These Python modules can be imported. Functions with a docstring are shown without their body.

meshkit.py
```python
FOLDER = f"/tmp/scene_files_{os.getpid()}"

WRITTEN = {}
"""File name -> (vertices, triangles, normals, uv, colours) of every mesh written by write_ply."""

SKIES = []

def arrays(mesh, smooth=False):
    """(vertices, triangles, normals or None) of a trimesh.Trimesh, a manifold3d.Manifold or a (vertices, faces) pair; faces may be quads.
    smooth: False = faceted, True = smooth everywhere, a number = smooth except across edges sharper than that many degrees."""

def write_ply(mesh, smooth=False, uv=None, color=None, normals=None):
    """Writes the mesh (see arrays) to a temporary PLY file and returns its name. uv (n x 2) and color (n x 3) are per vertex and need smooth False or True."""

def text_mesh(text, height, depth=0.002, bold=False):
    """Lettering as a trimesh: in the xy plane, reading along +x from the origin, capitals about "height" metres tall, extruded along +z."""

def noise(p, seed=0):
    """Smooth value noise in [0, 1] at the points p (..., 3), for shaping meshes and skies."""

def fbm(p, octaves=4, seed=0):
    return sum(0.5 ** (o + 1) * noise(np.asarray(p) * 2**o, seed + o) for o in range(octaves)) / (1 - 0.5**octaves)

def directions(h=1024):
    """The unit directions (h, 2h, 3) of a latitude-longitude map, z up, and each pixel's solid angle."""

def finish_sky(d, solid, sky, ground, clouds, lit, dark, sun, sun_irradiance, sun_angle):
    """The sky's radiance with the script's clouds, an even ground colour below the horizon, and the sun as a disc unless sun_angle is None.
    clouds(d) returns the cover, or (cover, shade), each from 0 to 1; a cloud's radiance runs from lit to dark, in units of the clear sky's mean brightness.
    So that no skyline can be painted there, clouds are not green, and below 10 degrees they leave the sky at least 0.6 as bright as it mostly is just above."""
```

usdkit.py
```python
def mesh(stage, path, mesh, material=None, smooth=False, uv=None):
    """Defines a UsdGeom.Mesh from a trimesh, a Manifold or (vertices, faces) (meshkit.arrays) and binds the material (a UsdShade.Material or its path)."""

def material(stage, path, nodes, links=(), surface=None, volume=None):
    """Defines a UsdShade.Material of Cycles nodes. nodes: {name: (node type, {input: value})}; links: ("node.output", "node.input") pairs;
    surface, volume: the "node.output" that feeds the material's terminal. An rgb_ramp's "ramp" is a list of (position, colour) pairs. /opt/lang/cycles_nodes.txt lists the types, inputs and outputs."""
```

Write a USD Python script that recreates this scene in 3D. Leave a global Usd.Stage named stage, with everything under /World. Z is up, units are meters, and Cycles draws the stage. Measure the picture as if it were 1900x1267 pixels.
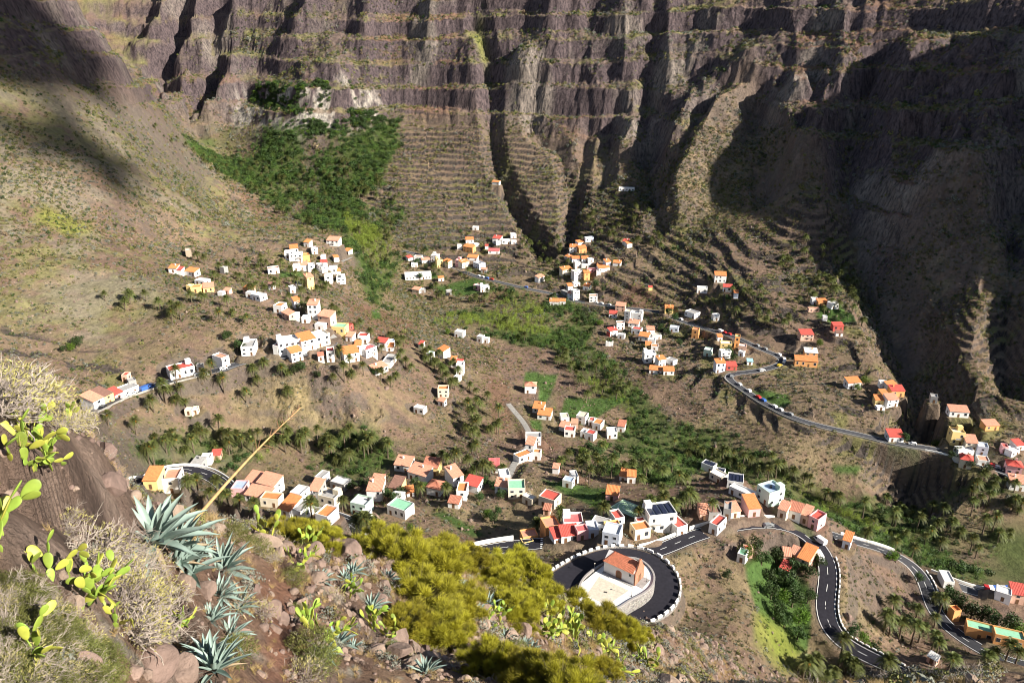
import math, random
import numpy as np
import trimesh, usdkit, meshkit
from scipy import ndimage
from scipy.interpolate import RBFInterpolator, RectBivariateSpline
from pxr import Usd, UsdGeom, UsdLux, UsdShade, Sdf, Gf, Vt

stage = Usd.Stage.CreateInMemory()
UsdGeom.SetStageUpAxis(stage, UsdGeom.Tokens.z)
UsdGeom.SetStageMetersPerUnit(stage, 1.0)
UsdGeom.Xform.Define(stage, '/World')
UsdGeom.Scope.Define(stage, '/World/Looks')

# ------------------------------------------------------------------ camera, sky, sun
FPX, CX, CY, PITCH = 1400.0, 950.0, 633.5, math.radians(-22.0)
EXPOSURE = 1.3
SUN_EL, SUN_AZ = math.radians(29.0), math.radians(119.0)     # azimuth of the direction towards the sun, from +y to +x
SUN_POWER, SKY_POWER = 1.2, 0.05

cam = UsdGeom.Camera.Define(stage, '/World/camera')
cam.CreateHorizontalApertureAttr(36.0)
cam.CreateVerticalApertureAttr(36.0 * 682 / 1024)
cam.CreateFocalLengthAttr(36.0 * FPX / 1900.0)
cam.CreateClippingRangeAttr((0.1, 20000.0))
cam.CreateExposureAttr(EXPOSURE)
cam.AddRotateXOp().Set(90.0 + math.degrees(PITCH))

sun_dir = np.array([math.cos(SUN_EL) * math.sin(SUN_AZ), math.cos(SUN_EL) * math.cos(SUN_AZ), math.sin(SUN_EL)])
dome = UsdLux.DomeLight.Define(stage, '/World/sky')
dome.GetPrim().SetCustomDataByKey('kind', 'structure')
sky_mat = usdkit.material(stage, '/World/Looks/sky', {
    's': ('sky_texture', {'sky_type': 'single_scattering', 'sun_disc': False, 'sun_elevation': SUN_EL,
                          'sun_rotation': SUN_AZ, 'altitude': 600.0}),
    'b': ('background_shader', {'strength': SKY_POWER})}, [('s.color', 'b.color')], surface='b.background')
UsdShade.MaterialBindingAPI.Apply(dome.GetPrim()).Bind(sky_mat)
sun = UsdLux.DistantLight.Define(stage, '/World/sun')
sun.CreateIntensityAttr(SUN_POWER)
sun.CreateNormalizeAttr(True)
sun.CreateAngleAttr(0.53)
sun.CreateColorAttr(Gf.Vec3f(1.0, 0.93, 0.82))
_zaxis = Gf.Vec3d(*sun_dir)
_rot = Gf.Rotation(Gf.Vec3d(0, 0, 1), _zaxis)
sun.AddTransformOp().Set(Gf.Matrix4d().SetRotate(_rot))

# ------------------------------------------------------------------ the eye: picture points to directions and back
_fw = np.array([0, math.cos(PITCH), math.sin(PITCH)])
_up = np.array([0, -math.sin(PITCH), math.cos(PITCH)])


def ray(px, py):
    """azimuth and slope (rise over run) of the sight line through a point of the 1900 x 1267 photograph"""
    px, py = np.asarray(px, float), np.asarray(py, float)
    x, y = (px - CX) / FPX, (CY - py) / FPX
    dx, dy, dz = x, _fw[1] + y * _up[1], _fw[2] + y * _up[2]
    return np.arctan2(dx, dy), dz / np.hypot(dx, dy)


def to_px(p):
    p = np.asarray(p, float)
    w = p @ _fw
    return CX + FPX * p[..., 0] / w, CY - FPX * (p @ _up) / w
# ------------------------------------------------------------------ the ground as a height field: sight points with their ground distance
CTRL = """
0 1267 5;150 1267 6;300 1267 8;420 1267 10;520 1267 12;700 1267 13;850 1267 14.5;1000 1267 20;1100 1267 35;1200 1267 70;1300 1267 125;1400 1267 165
0 760 12;100 800 12.5;200 850 14;0 900 8.5;120 930 9.5;230 960 13;0 1050 7;150 1080 8;270 1080 11;330 1180 9.5;100 1180 6.2;250 1230 7
0 705 16;100 740 16.5;170 790 17;240 900 16.5
300 920 19;430 1020 19;520 1150 15.5;620 1180 17;800 1200 20;900 1120 28;1000 1150 36;1100 1200 42;950 1230 18.5;700 1100 22;580 1060 20;1200 1180 90;1250 1180 130;1300 1180 160;1100 1150 55
480 960 26;600 985 30;700 990 35;900 1030 50;1020 1080 62;1080 1125 80
-200 760 13;-200 1000 7;-200 1267 4;-400 700 14;-400 1267 3.5
1165 1085 200;1230 1175 186;1400 1150 205;1240 1100 203;1150 1025 215;1080 1050 204;1040 1072 197;1100 1140 182;1310 1100 214
1290 990 243;1430 965 265;1550 1030 262;1530 1130 238;1620 1240 225;1000 1010 228;920 1025 226;640 970 258;450 905 302;320 885 326;1450 1080 245;1460 1230 205;1380 1020 240
190 745 366;330 690 387;460 660 394;600 640 402;600 690 377;600 790 360;590 830 347;240 790 340;300 830 338;440 830 350;560 480 600;610 450 650;600 580 462;450 740 376
1000 600 572;1000 700 474;1200 780 425;1500 920 375;1850 1050 364;650 450 731;700 520 665;800 560 634;720 600 522;860 640 512;850 700 442;760 730 395;900 780 388;900 870 312;850 930 272;1200 850 372;1050 780 412;1380 900 313;1600 870 403;1100 680 493;1350 850 392;1700 980 374
1075 550 635;880 520 665;800 480 714;1180 575 604;1300 610 570;1470 660 516;1335 690 479;1500 790 415;1690 825 423;1880 890 420;1080 480 690
1700 1080 296;1620 1010 300;1720 1130 285;1800 1190 272;1890 1220 268;1850 1090 322;1650 1150 262;1750 1240 240;1880 1150 300
1400 550 588;1400 450 665;1400 300 775;1380 160 865;1400 50 920;1400 0 945
1150 450 700;1150 350 785;1150 250 860;1150 150 920;1150 50 970;1150 0 990
900 450 740;900 350 830;900 250 900;900 150 960;900 50 1010;900 0 1030;750 400 790;750 300 890;750 200 970;750 100 1030;750 0 1090
1700 600 567;1700 500 635;1700 300 730;1700 170 810;1700 0 890;1880 600 570;1880 400 690;1880 150 800;1880 0 860;1880 760 474;1600 700 495;1560 600 557;1500 510 637;1300 480 659
2050 1267 235
370 240 1050;400 290 1000;540 350 900;600 400 820;560 200 980;560 250 960;560 150 992;560 110 1060;560 0 1150;230 100 1250;330 0 1300;400 130 1150;150 130 850;225 115 950;300 200 1000;150 20 900
200 200 800;200 350 640;200 500 510;200 620 430;400 400 740;350 330 850;300 450 610;450 500 570;0 680 405;0 600 450;0 450 540;0 300 640;0 150 740;0 0 820
-250 680 400;-250 450 540;-250 200 680;-250 0 760;-600 680 400;-600 400 540;-600 0 700
0 760 30;100 800 32;170 850 34;0 740 120;100 780 120;170 820 130;0 705 260;100 740 260;170 790 260
240 950 34;300 980 40;480 1010 60;600 1030 65;700 1040 70;240 930 120;300 960 140;480 1000 140;600 1010 150;700 1020 150;900 1060 90;900 1050 150;1020 1110 110;1020 1110 160;1080 1150 120;1080 1165 150;320 915 250;480 945 230;640 990 210
"""
_c = np.array([[float(v) for v in s.split()] for s in CTRL.replace('\n', ';').split(';') if s.strip()])
_th, _sl = ray(_c[:, 0], _c[:, 1])
# ground outside the picture: azimuth in degrees, distance, height
_o = np.array([[float(v) for v in s.split()] for s in '''45 250 -190;45 400 -228;45 520 -190;45 620 -90;45 720 15;45 820 100;45 150 -120;54 250 -195;54 400 -228;54 560 -185;54 700 5;54 820 180;54 120 -110
63 250 -200;63 400 -235;63 550 -225;63 680 -140;63 800 60;63 100 -95;54 1000 190;63 1000 170;45 1000 120;45 60 -45;63 50 -40;45 20 -16;63 20 -16;45 6 -5;63 6 -5'''.replace(chr(10), ';').split(';')])
_th, _sl, _dist = np.append(_th, np.radians(_o[:, 0])), np.append(_sl, _o[:, 2] / _o[:, 1]), np.append(_c[:, 2], _o[:, 1])
def pts_(s):
    return [tuple(float(v) for v in q.split(',')) for q in s.split()]


KT = 1.3                                                 # weight of azimuth against log distance
_rbf = RBFInterpolator(np.stack([np.log(_dist), KT * _th], 1), _sl, kernel='thin_plate_spline', smoothing=4e-4)

TH0 = math.radians(37.5)
cols = np.concatenate([np.linspace(-1.0, -TH0, 60, endpoint=False), np.linspace(-TH0, TH0, 1040), np.linspace(TH0, 1.1, 71)[1:]])
rows = np.concatenate([np.geomspace(3.0, 62, 215, endpoint=False), np.geomspace(62, 180, 60, endpoint=False),
                       np.linspace(180, 450, 270, endpoint=False), np.linspace(450, 780, 270, endpoint=False),
                       np.linspace(780, 1090, 215, endpoint=False), np.linspace(1090, 1400, 60, endpoint=False), np.geomspace(1400, 3500, 22)])
_gl, _gt = np.linspace(math.log(2.5), math.log(3600), 260), np.linspace(-1.02, 1.12, 170)
_G = _rbf(np.stack(np.meshgrid(_gl, KT * _gt, indexing='ij'), -1).reshape(-1, 2)).reshape(260, 170)
# the crest of the near slope as the photograph shows it: nothing near stands above it
_rim = np.array(pts_('-300,680 0,700 50,712 100,732 150,762 200,825 240,905 270,928 330,940 400,952 480,968 560,985 640,998 700,1004 760,1012 830,1022 900,1034 960,1056 1020,1084 1080,1130 1150,1160 1200,1182 1250,1204 1320,1230'))
_rt, _rs = ray(_rim[:, 0], _rim[:, 1])
_cap = np.interp(_gt, _rt, _rs, right=9.0)[None, :] + 9.0 * np.clip((_gl[:, None] - np.log(np.interp(_gt, ray(np.array([0., 200, 700, 850, 950, 1100]), np.full(6, 900.))[0], [300, 290, 205, 180, 130, 120]))[None, :]) / 0.2, 0, 1) + 4 * np.clip((_gt - 0.16) / 0.05, 0, 1)[None, :]
_d = _G - _cap
_G = np.where(_d > -0.06, _cap - 0.03 - 0.03 * np.exp(-(np.maximum(_d, -0.06) + 0.06) / 0.03), _G)
_far = np.clip((_gl - math.log(1250)) / 0.6, 0, 1)[:, None]
_G = _G * (1 - _far) + _far * np.minimum(_G, 0.10)        # beyond the rim the plateau levels off
_spl = RectBivariateSpline(_gl, _gt, _G, kx=3, ky=3)
SLOPE = _spl(np.log(rows), cols)
RR, TT = np.meshgrid(rows, cols, indexing='ij')
XX, YY = RR * np.sin(TT), RR * np.cos(TT)
BASE = SLOPE * RR


def base_z(x, y):
    r = np.hypot(x, y)
    return _spl.ev(np.log(np.maximum(r, 2.6)), np.arctan2(x, y)) * r


_lr = np.log(np.concatenate([np.geomspace(3, 180, 900), np.linspace(180.2, 1500, 3600)]))


def hit(px, py, rmin=0.0, rmax=1500.0):
    """the ground point seen at a point of the photograph (first crossing beyond rmin)"""
    th, e = ray(px, py)
    s = _spl(_lr, float(th))[:, 0]
    r = np.exp(_lr)
    ok = (s >= e) & (r >= rmin)
    i = int(np.argmax(ok)) if ok.any() else int(np.argmin(np.abs(s - e) + (r < rmin) * 9))
    ri = r[i]
    if i > 0 and r[i - 1] >= rmin and s[i - 1] < e:
        a = (e - s[i - 1]) / (s[i] - s[i - 1])
        ri = r[i - 1] + a * (r[i] - r[i - 1])
    ri = min(ri, rmax)
    x, y = ri * math.sin(th), ri * math.cos(th)
    return np.array([x, y, float(_spl.ev(math.log(ri), float(th))) * ri])


def pts(s):
    return [tuple(float(v) for v in q.split(',')) for q in s.split()]


def line(s, rmin=0.0, step=3.0, smooth=3):
    """a picture polyline laid on the ground, resampled evenly"""
    p = np.array([hit(*q, rmin=rmin) for q in pts(s)])
    return resample(p, step, smooth)


def resample(p, step, smooth=3):
    from scipy.interpolate import PchipInterpolator
    d = np.concatenate([[0], np.cumsum(np.linalg.norm(np.diff(p[:, :2], axis=0), axis=1))])
    n = max(3, int(d[-1] / step) + 1)
    t = np.linspace(0, d[-1], n)
    q = np.stack([PchipInterpolator(d, p[:, k])(t) for k in range(3)], 1)
    if smooth:
        w = smooth
        for k in range(3):
            q[:, k] = ndimage.gaussian_filter1d(q[:, k], w, mode='nearest') * 1.0
    return q


def dist_to(poly, x, y):
    """distance from grid points to a polyline, and the index/parameter of the nearest point"""
    best, par = np.full(x.shape, 1e9), np.zeros(x.shape)
    for i in range(len(poly) - 1):
        a, b = poly[i, :2], poly[i + 1, :2]
        ab = b - a
        t = np.clip(((x - a[0]) * ab[0] + (y - a[1]) * ab[1]) / max(ab @ ab, 1e-9), 0, 1)
        d = np.hypot(x - a[0] - t * ab[0], y - a[1] - t * ab[1])
        m = d < best
        best = np.where(m, d, best)
        par = np.where(m, i + t, par)
    return best, par


def window(poly, margin):
    """the block of the grid round a polyline"""
    r, t = np.hypot(poly[:, 0], poly[:, 1]), np.arctan2(poly[:, 0], poly[:, 1])
    m = margin / max(r.min() - margin, 20)
    i0, i1 = np.searchsorted(rows, r.min() - margin), np.searchsorted(rows, r.max() + margin)
    j0, j1 = np.searchsorted(cols, t.min() - m), np.searchsorted(cols, t.max() + m)
    return slice(max(i0 - 1, 0), i1 + 1), slice(max(j0 - 1, 0), j1 + 1)


_RT = np.random.default_rng(4).random((16, 256, 256)).astype(np.float32)


def vnoise(u, v, seed):
    """smooth value noise of two coordinates from a table of random numbers"""
    u = np.asarray(u, np.float32) + np.float32(seed * 37.7 % 251)
    v = np.asarray(v, np.float32) + np.float32(seed * 91.3 % 241)
    iu, iv = np.floor(u), np.floor(v)
    fu, fv = u - iu, v - iv
    fu, fv = fu * fu * (3 - 2 * fu), fv * fv * (3 - 2 * fv)
    a, b = iu.astype(np.int32) & 255, iv.astype(np.int32) & 255
    a1, b1 = (a + 1) & 255, (b + 1) & 255
    T = _RT[seed % 16]
    p = T[a, b] + (T[a1, b] - T[a, b]) * fu
    return p + (T[a, b1] + (T[a1, b1] - T[a, b1]) * fu - p) * fv


def nz2(u, v, seed=0, octaves=4):
    c, s_ = np.float32(0.8), np.float32(0.6)
    u, v = np.asarray(u, np.float32), np.asarray(v, np.float32)
    out, amp = 0, 0.5
    for o in range(octaves):
        out = out + amp * vnoise(u, v, seed + o * 5)
        u, v, amp = (c * u - s_ * v) * 2.03, (s_ * u + c * v) * 2.03, amp / 2
    return out / (1 - 0.5 ** octaves)


def nz(scale, seed=0, octaves=4, x=None, y=None):
    """noise over the ground plane"""
    return nz2((XX if x is None else x) / scale, (YY if y is None else y) / scale, seed, octaves)


def zone(polys, blur=2.0, rmin=150.0, rmax=1500.0):
    """picture polygons laid on the ground, as a 0..1 mask on the grid"""
    from PIL import Image, ImageDraw
    im = Image.new('L', (len(cols), len(rows)))
    dr = ImageDraw.Draw(im)
    for s in polys:
        q = pts(s) if isinstance(s, str) else s
        dense = []
        for k in range(len(q)):
            a, b = np.array(q[k]), np.array(q[(k + 1) % len(q)])
            n = max(1, int(np.linalg.norm(b - a) / 40))
            dense += [a + (b - a) * i / n for i in range(n)]
        w = np.array([hit(*v, rmin=rmin, rmax=rmax) for v in dense])
        ri, ti = np.interp(np.hypot(w[:, 0], w[:, 1]), rows, np.arange(len(rows))), np.interp(np.arctan2(w[:, 0], w[:, 1]), cols, np.arange(len(cols)))
        dr.polygon([tuple(v) for v in np.stack([ti, ri], 1)], fill=255)
    m = np.asarray(im, float) / 255
    return ndimage.gaussian_filter(m, blur) if blur else m
# ------------------------------------------------------------------ materials
LOOKS = {}


def look(name, color, rough=0.85, var=0.25, scale=0.6, bump=0.0, bscale=3.0, spec=0.3, vary=0.0, translucent=0.0, metallic=0.0):
    """plain procedural material: colour mottled by two sizes of noise, optional relief and per-copy variation"""
    if name in LOOKS:
        return LOOKS[name]
    c = np.array(color, float)
    n = {'pos': ('geometry', {}), 'n1': ('noise_texture', {'scale': scale, 'detail': 5.0, 'roughness': 0.62}),
         'r': ('rgb_ramp', {'ramp': [(0.3, tuple(c * (1 - var))), (0.7, tuple(np.minimum(c * (1 + var), 0.95)))]}),
         'p': ('principled_bsdf', {'roughness': rough, 'specular_ior_level': spec, 'metallic': metallic})}
    l = [('pos.position', 'n1.vector'), ('n1.fac', 'r.fac')]
    col = 'r.color'
    if vary:
        n['oi'] = ('object_info', {})
        n['h'] = ('hsv', {'saturation': 1.0, 'fac': 1.0})
        n['mv'] = ('map_range', {'from_min': 0.0, 'from_max': 1.0, 'to_min': 1 - vary, 'to_max': 1 + vary})
        n['mh'] = ('map_range', {'from_min': 0.0, 'from_max': 1.0, 'to_min': 0.5 - vary * 0.06, 'to_max': 0.5 + vary * 0.05})
        l += [('oi.random', 'mv.value'), ('mv.result', 'h.value'), ('oi.random', 'mh.value'), ('mh.result', 'h.hue'), (col, 'h.color')]
        col = 'h.color'
    l.append((col, 'p.base_color'))
    if bump:
        n['n2'] = ('noise_texture', {'scale': bscale, 'detail': 4.0, 'roughness': 0.65})
        n['b'] = ('bump', {'strength': 1.0, 'distance': bump})
        l += [('pos.position', 'n2.vector'), ('n2.fac', 'b.height'), ('b.normal', 'p.normal')]
    surf = 'p.BSDF'
    if translucent:
        n['tr'] = ('translucent_bsdf', {})
        n['mx'] = ('mix_closure', {'fac': translucent})
        l += [(col, 'tr.color'), ('p.BSDF', 'mx.closure1'), ('tr.BSDF', 'mx.closure2')]
        surf = 'mx.closure'
    LOOKS[name] = usdkit.material(stage, '/World/Looks/' + name, n, l, surface=surf)
    return LOOKS[name]


# ------------------------------------------------------------------ prims
_used = {}


def numbered(parent, name):
    k = _used.get((parent, name), 0)
    _used[(parent, name)] = k + 1
    return f'{parent}/{name}' if k == 0 else f'{parent}/{name}_{k:03d}'


def tag(prim, label=None, category=None, group=None, kind=None):
    for k, v in (('label', label), ('category', category), ('group', group), ('kind', kind)):
        if v:
            prim.SetCustomDataByKey(k, v)
    return prim


def obj(name, mesh, material, parent='/World', smooth=False):
    path = numbered(str(parent), name)
    if isinstance(mesh, MB):
        mesh = mesh.get()
    return usdkit.mesh(stage, path, mesh, material, smooth).GetPrim()


def thing(name, label, category, loc=(0, 0, 0), rotz=0.0, group=None, scale=None):
    x = UsdGeom.Xform.Define(stage, numbered('/World', name))
    x.AddTranslateOp().Set(Gf.Vec3d(*map(float, loc)))
    if rotz:
        x.AddRotateZOp().Set(float(math.degrees(rotz)))
    if scale is not None:
        x.AddScaleOp().Set(Gf.Vec3f(*map(float, scale)))
    return tag(x.GetPrim(), label, category, group)


def copy_of(proto, name, label, category, loc, rotz=0.0, group=None, scale=(1, 1, 1), tilt=(0, 0)):
    x = UsdGeom.Xform.Define(stage, numbered('/World', name))
    x.AddTranslateOp().Set(Gf.Vec3d(*map(float, loc)))
    x.AddRotateXYZOp().Set(Gf.Vec3f(float(tilt[0]), float(tilt[1]), float(math.degrees(rotz))))
    x.AddScaleOp().Set(Gf.Vec3f(*map(float, scale)))
    p = x.GetPrim()
    p.GetReferences().AddInternalReference(proto)
    p.SetInstanceable(True)
    return tag(p, label, category, group)


def proto(name):
    p = stage.CreateClassPrim('/World/' + name)
    x = stage.DefinePrim('/World/' + name)
    return p


class MB:
    """collects boxes, quads and strips into one mesh"""
    def __init__(self):
        self.v, self.f, self.n = [], [], 0

    def add(self, v, f):
        v, f = np.asarray(v, float), np.asarray(f, int)
        if f.shape[1] == 4:
            f = np.vstack([f[:, [0, 1, 2]], f[:, [0, 2, 3]]])
        self.v.append(v)
        self.f.append(f + self.n)
        self.n += len(v)
        return self

    def box(self, x0, x1, y0, y1, z0, z1):
        v = [(x, y, z) for z in (z0, z1) for y in (y0, y1) for x in (x0, x1)]
        return self.add(v, [(0, 2, 3, 1), (4, 5, 7, 6), (0, 1, 5, 4), (2, 6, 7, 3), (0, 4, 6, 2), (1, 3, 7, 5)])

    def quad(self, a, b, c, d):
        return self.add([a, b, c, d], [(0, 1, 2, 3)])

    def prism(self, poly, y0, y1):
        """polygon in xz, extruded along y"""
        n = len(poly)
        v = [(p[0], y0, p[1]) for p in poly] + [(p[0], y1, p[1]) for p in poly]
        f = [(i, (i + 1) % n, n + (i + 1) % n) for i in range(n)] + [(i, n + (i + 1) % n, n + i) for i in range(n)]
        f += [(0, i + 1, i) for i in range(1, n - 1)] + [(n, n + i, n + i + 1) for i in range(1, n - 1)]
        return self.add(v, f)

    def get(self):
        return trimesh.Trimesh(np.vstack(self.v), np.vstack(self.f), process=False)


def ribbon(p, offs, heights, closed=False):
    """a sheet along polyline p through the given side offsets (right positive) and heights above the line"""
    t = np.gradient(p[:, :2], axis=0)
    t /= np.linalg.norm(t, axis=1, keepdims=True) + 1e-9
    nrm = np.stack([t[:, 1], -t[:, 0]], 1)
    k = len(offs)
    v = np.concatenate([np.concatenate([p[:, :2] + nrm * o, (p[:, 2] + h)[:, None]], 1)[:, None] for o, h in zip(offs, heights)], 1)
    n = len(p)
    i, j = np.meshgrid(np.arange(n - 1), np.arange(k - 1), indexing='ij')
    a = (i * k + j).ravel()
    return v.reshape(-1, 3), np.stack([a, a + 1, a + k + 1, a + k], 1)


# ------------------------------------------------------------------ the ground mesh
def grid_mesh(path, z, material, color, rock):
    v = np.stack([XX, YY, z], -1).reshape(-1, 3)
    n, m = z.shape
    i, j = np.meshgrid(np.arange(n - 1), np.arange(m - 1), indexing='ij')
    a = (i * m + j).ravel()
    f = np.stack([a, a + m, a + m + 1, a + 1], 1)
    me = UsdGeom.Mesh.Define(stage, path)
    me.CreatePointsAttr(Vt.Vec3fArray.FromNumpy(v.astype(np.float32)))
    me.CreateFaceVertexCountsAttr(Vt.IntArray.FromNumpy(np.full(len(f), 4, np.int32)))
    me.CreateFaceVertexIndicesAttr(Vt.IntArray.FromNumpy(f.astype(np.int32).ravel()))
    me.CreateSubdivisionSchemeAttr('none')
    pv = UsdGeom.PrimvarsAPI(me)
    pv.CreatePrimvar('soil', Sdf.ValueTypeNames.Color3fArray, 'vertex').Set(Vt.Vec3fArray.FromNumpy(color.reshape(-1, 3).astype(np.float32)))
    pv.CreatePrimvar('rocky', Sdf.ValueTypeNames.FloatArray, 'vertex').Set(Vt.FloatArray.FromNumpy(rock.reshape(-1).astype(np.float32)))
    UsdShade.MaterialBindingAPI.Apply(me.GetPrim()).Bind(material)
    return me
Z = BASE.copy()
far = np.clip((RR - 140) / 60, 0, 1)
# ---- buttresses and gullies of the valley walls
RIDGES = [  # polyline, height, half width
    ("1034,20 1029,85 1007,129", 34, 42), ("966,132 985,175", 16, 26), ("1152,40 1160,110 1150,180", 26, 42), ("1232,30 1240,120 1232,200", 20, 36),
    ("1383,140 1330,225 1290,300 1240,395", 30, 42), ("1470,190 1450,258 1475,330", 30, 36), ("1545,170 1520,250 1500,330", 22, 30), ("1595,150 1600,225", 22, 26),
    ("1685,120 1672,195 1650,240", 40, 36), ("1790,120 1740,215 1690,260", 30, 32), ("1895,150 1850,220 1805,320 1778,372 1760,400", 44, 46), ("1745,372 1795,430 1850,500 1870,590", 26, 55),
    ("320,0 303,60 272,92", 30, 34), ("376,0 364,60 352,110", 28, 30), ("466,0 432,50 408,90", 30, 34), ("580,6 560,60 540,90", 28, 34), ("690,20 680,80", 20, 34),
    ("800,40 790,110", 22, 34), ("345,150 335,200 350,230", 26, 26), ("440,130 420,190 370,225", 30, 30), ("1180,240 1150,290", 18, 26), ("1300,180 1260,250 1240,320", 20, 30),
    ("1480,330 1490,400 1500,440", 14, 40), ("870,120 880,200", 14, 30), ("620,120 640,170", 14, 30), ("1100,60 1095,130 1100,200", 16, 30), ("1330,40 1320,110", 16, 30), ("1460,30 1480,110", 18, 32), ("1560,30 1565,110", 18, 32)]
GULLIES = [
    ("880,20 905,100 910,200 918,280 940,345 990,430 1012,470", 17, 15), ("1060,20 1000,150 985,225 1045,280 1060,400 1050,450", 11, 14), ("1213,60 1203,135 1200,204 1206,285 1215,380 1228,420", 18, 17),
    ("1375,165 1318,215 1275,290 1222,385", 14, 14), ("1396,190 1420,295 1420,370", 15, 18), ("1640,100 1600,200 1590,260 1580,330 1592,400 1628,520 1700,660 1727,725 1712,830 1690,900", 24, 26),
    ("1885,380 1872,520 1870,650 1892,720", 18, 18), ("1100,200 1080,290 1072,380", 10, 14), ("340,20 330,80 300,120 345,190 352,235", 26, 24), ("410,60 400,130 380,190", 20, 22),
    ("1150,180 1130,260 1120,340", 9, 14)]
for s, h, w in RIDGES:
    p = line(s, rmin=300, step=10, smooth=1)
    a = window(p, w * 1.6)
    d, par = dist_to(p, XX[a], YY[a])
    d = d + (nz(18, 5, 3, XX[a], YY[a]) - 0.5) * 14
    Z[a] += h * np.clip(1 - d / w, 0, 1) ** 1.15 * np.clip(1.15 - 0.5 * np.abs(par / (len(p) - 1) - 0.35), 0, 1)
for s, h, w in GULLIES:
    p = line(s, rmin=300, step=8, smooth=1)
    a = window(p, w * 2)
    d, par = dist_to(p, XX[a], YY[a])
    d = np.abs(d + (nz(14, 7, 3, XX[a], YY[a]) - 0.5) * 7)
    Z[a] -= h * np.clip(1 - d / w, 0, 1)
# ---- masks on the ground
M_WALL = zone(["-100,-200 -100,130 60,150 180,150 240,190 330,215 420,230 640,250 700,235 740,225 900,225 1000,250 1080,245 1180,300 1240,330 1300,260 1370,160 1400,170 1420,250 1480,330 1560,360 1600,420 1640,520 1720,400 1790,420 1860,520 1990,560 1990,-200"], 8)
M_TERR = zone(["640,250 740,235 900,235 1000,260 1075,300 1230,420 1420,420 1500,370 1580,380 1620,520 1700,680 1720,840 1900,840 1990,960 1650,880 1450,800 1300,730 1230,700 1100,600 950,520 760,470 700,400 660,330",
               "1720,560 1990,560 1990,840 1740,820 1720,720", "395,450 540,425 560,480 440,530 380,490", "0,600 140,650 190,650 210,700 140,760 0,720", "190,680 250,660 250,720 200,715",
               "640,560 720,580 770,640 700,650 640,620", "450,520 480,590 420,600 400,560"], 4)
M_LEFT = zone(["-100,130 60,150 180,150 240,190 330,230 420,320 520,400 560,440 420,460 300,470 300,560 190,640 -100,600"], 8)
yy_wall = nz(90, 11, 4)
# ridged fluting of the walls, stretched down the slope
ang = np.arctan2(XX, YY + 200)
fl = nz2(ang * 900 / 55, RR / 420, 21, 4)
Z += far * M_WALL * (1 - np.abs(2 * fl - 1)) ** 1.5 * 7 - far * M_WALL * 3
fl2 = nz2(ang * 900 / 16, RR / 160, 22, 3)
Z += far * M_WALL * (fl2 - 0.5) * 7
# strata: cliff bands and ledges
def strata(z, period, hard, seed, wob):
    zz = z + (wob - 0.5) * 26
    k = zz / period
    i = np.floor(k)
    f = k - i
    jit = vnoise(i * 7.31, i * 3.7, seed)
    cut = 0.3 + 0.4 * jit
    g = np.where(f < cut, f / cut * (1 - hard), (1 - hard) + (f - cut) / (1 - cut) * hard)
    return (i + g) * period - (wob - 0.5) * 26, f > cut
_wob1, _wob2 = nz(210, 31, 4), nz(85, 32, 4)
_lens = nz2(ang * 900 / 130, (Z + 200) / 22, 34, 3)            # beds thicken and pinch out along the wall
zs1, band1 = strata(Z + (_lens - .5) * 16, 27.0, 0.80, 3, _wob1)
zs1 -= (_lens - .5) * 16
zs2, band2 = strata(zs1 + (nz2(ang * 900 / 60, (Z + 200) / 9, 35, 3) - .5) * 7, 8.5, 0.75, 4, _wob2)
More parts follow.
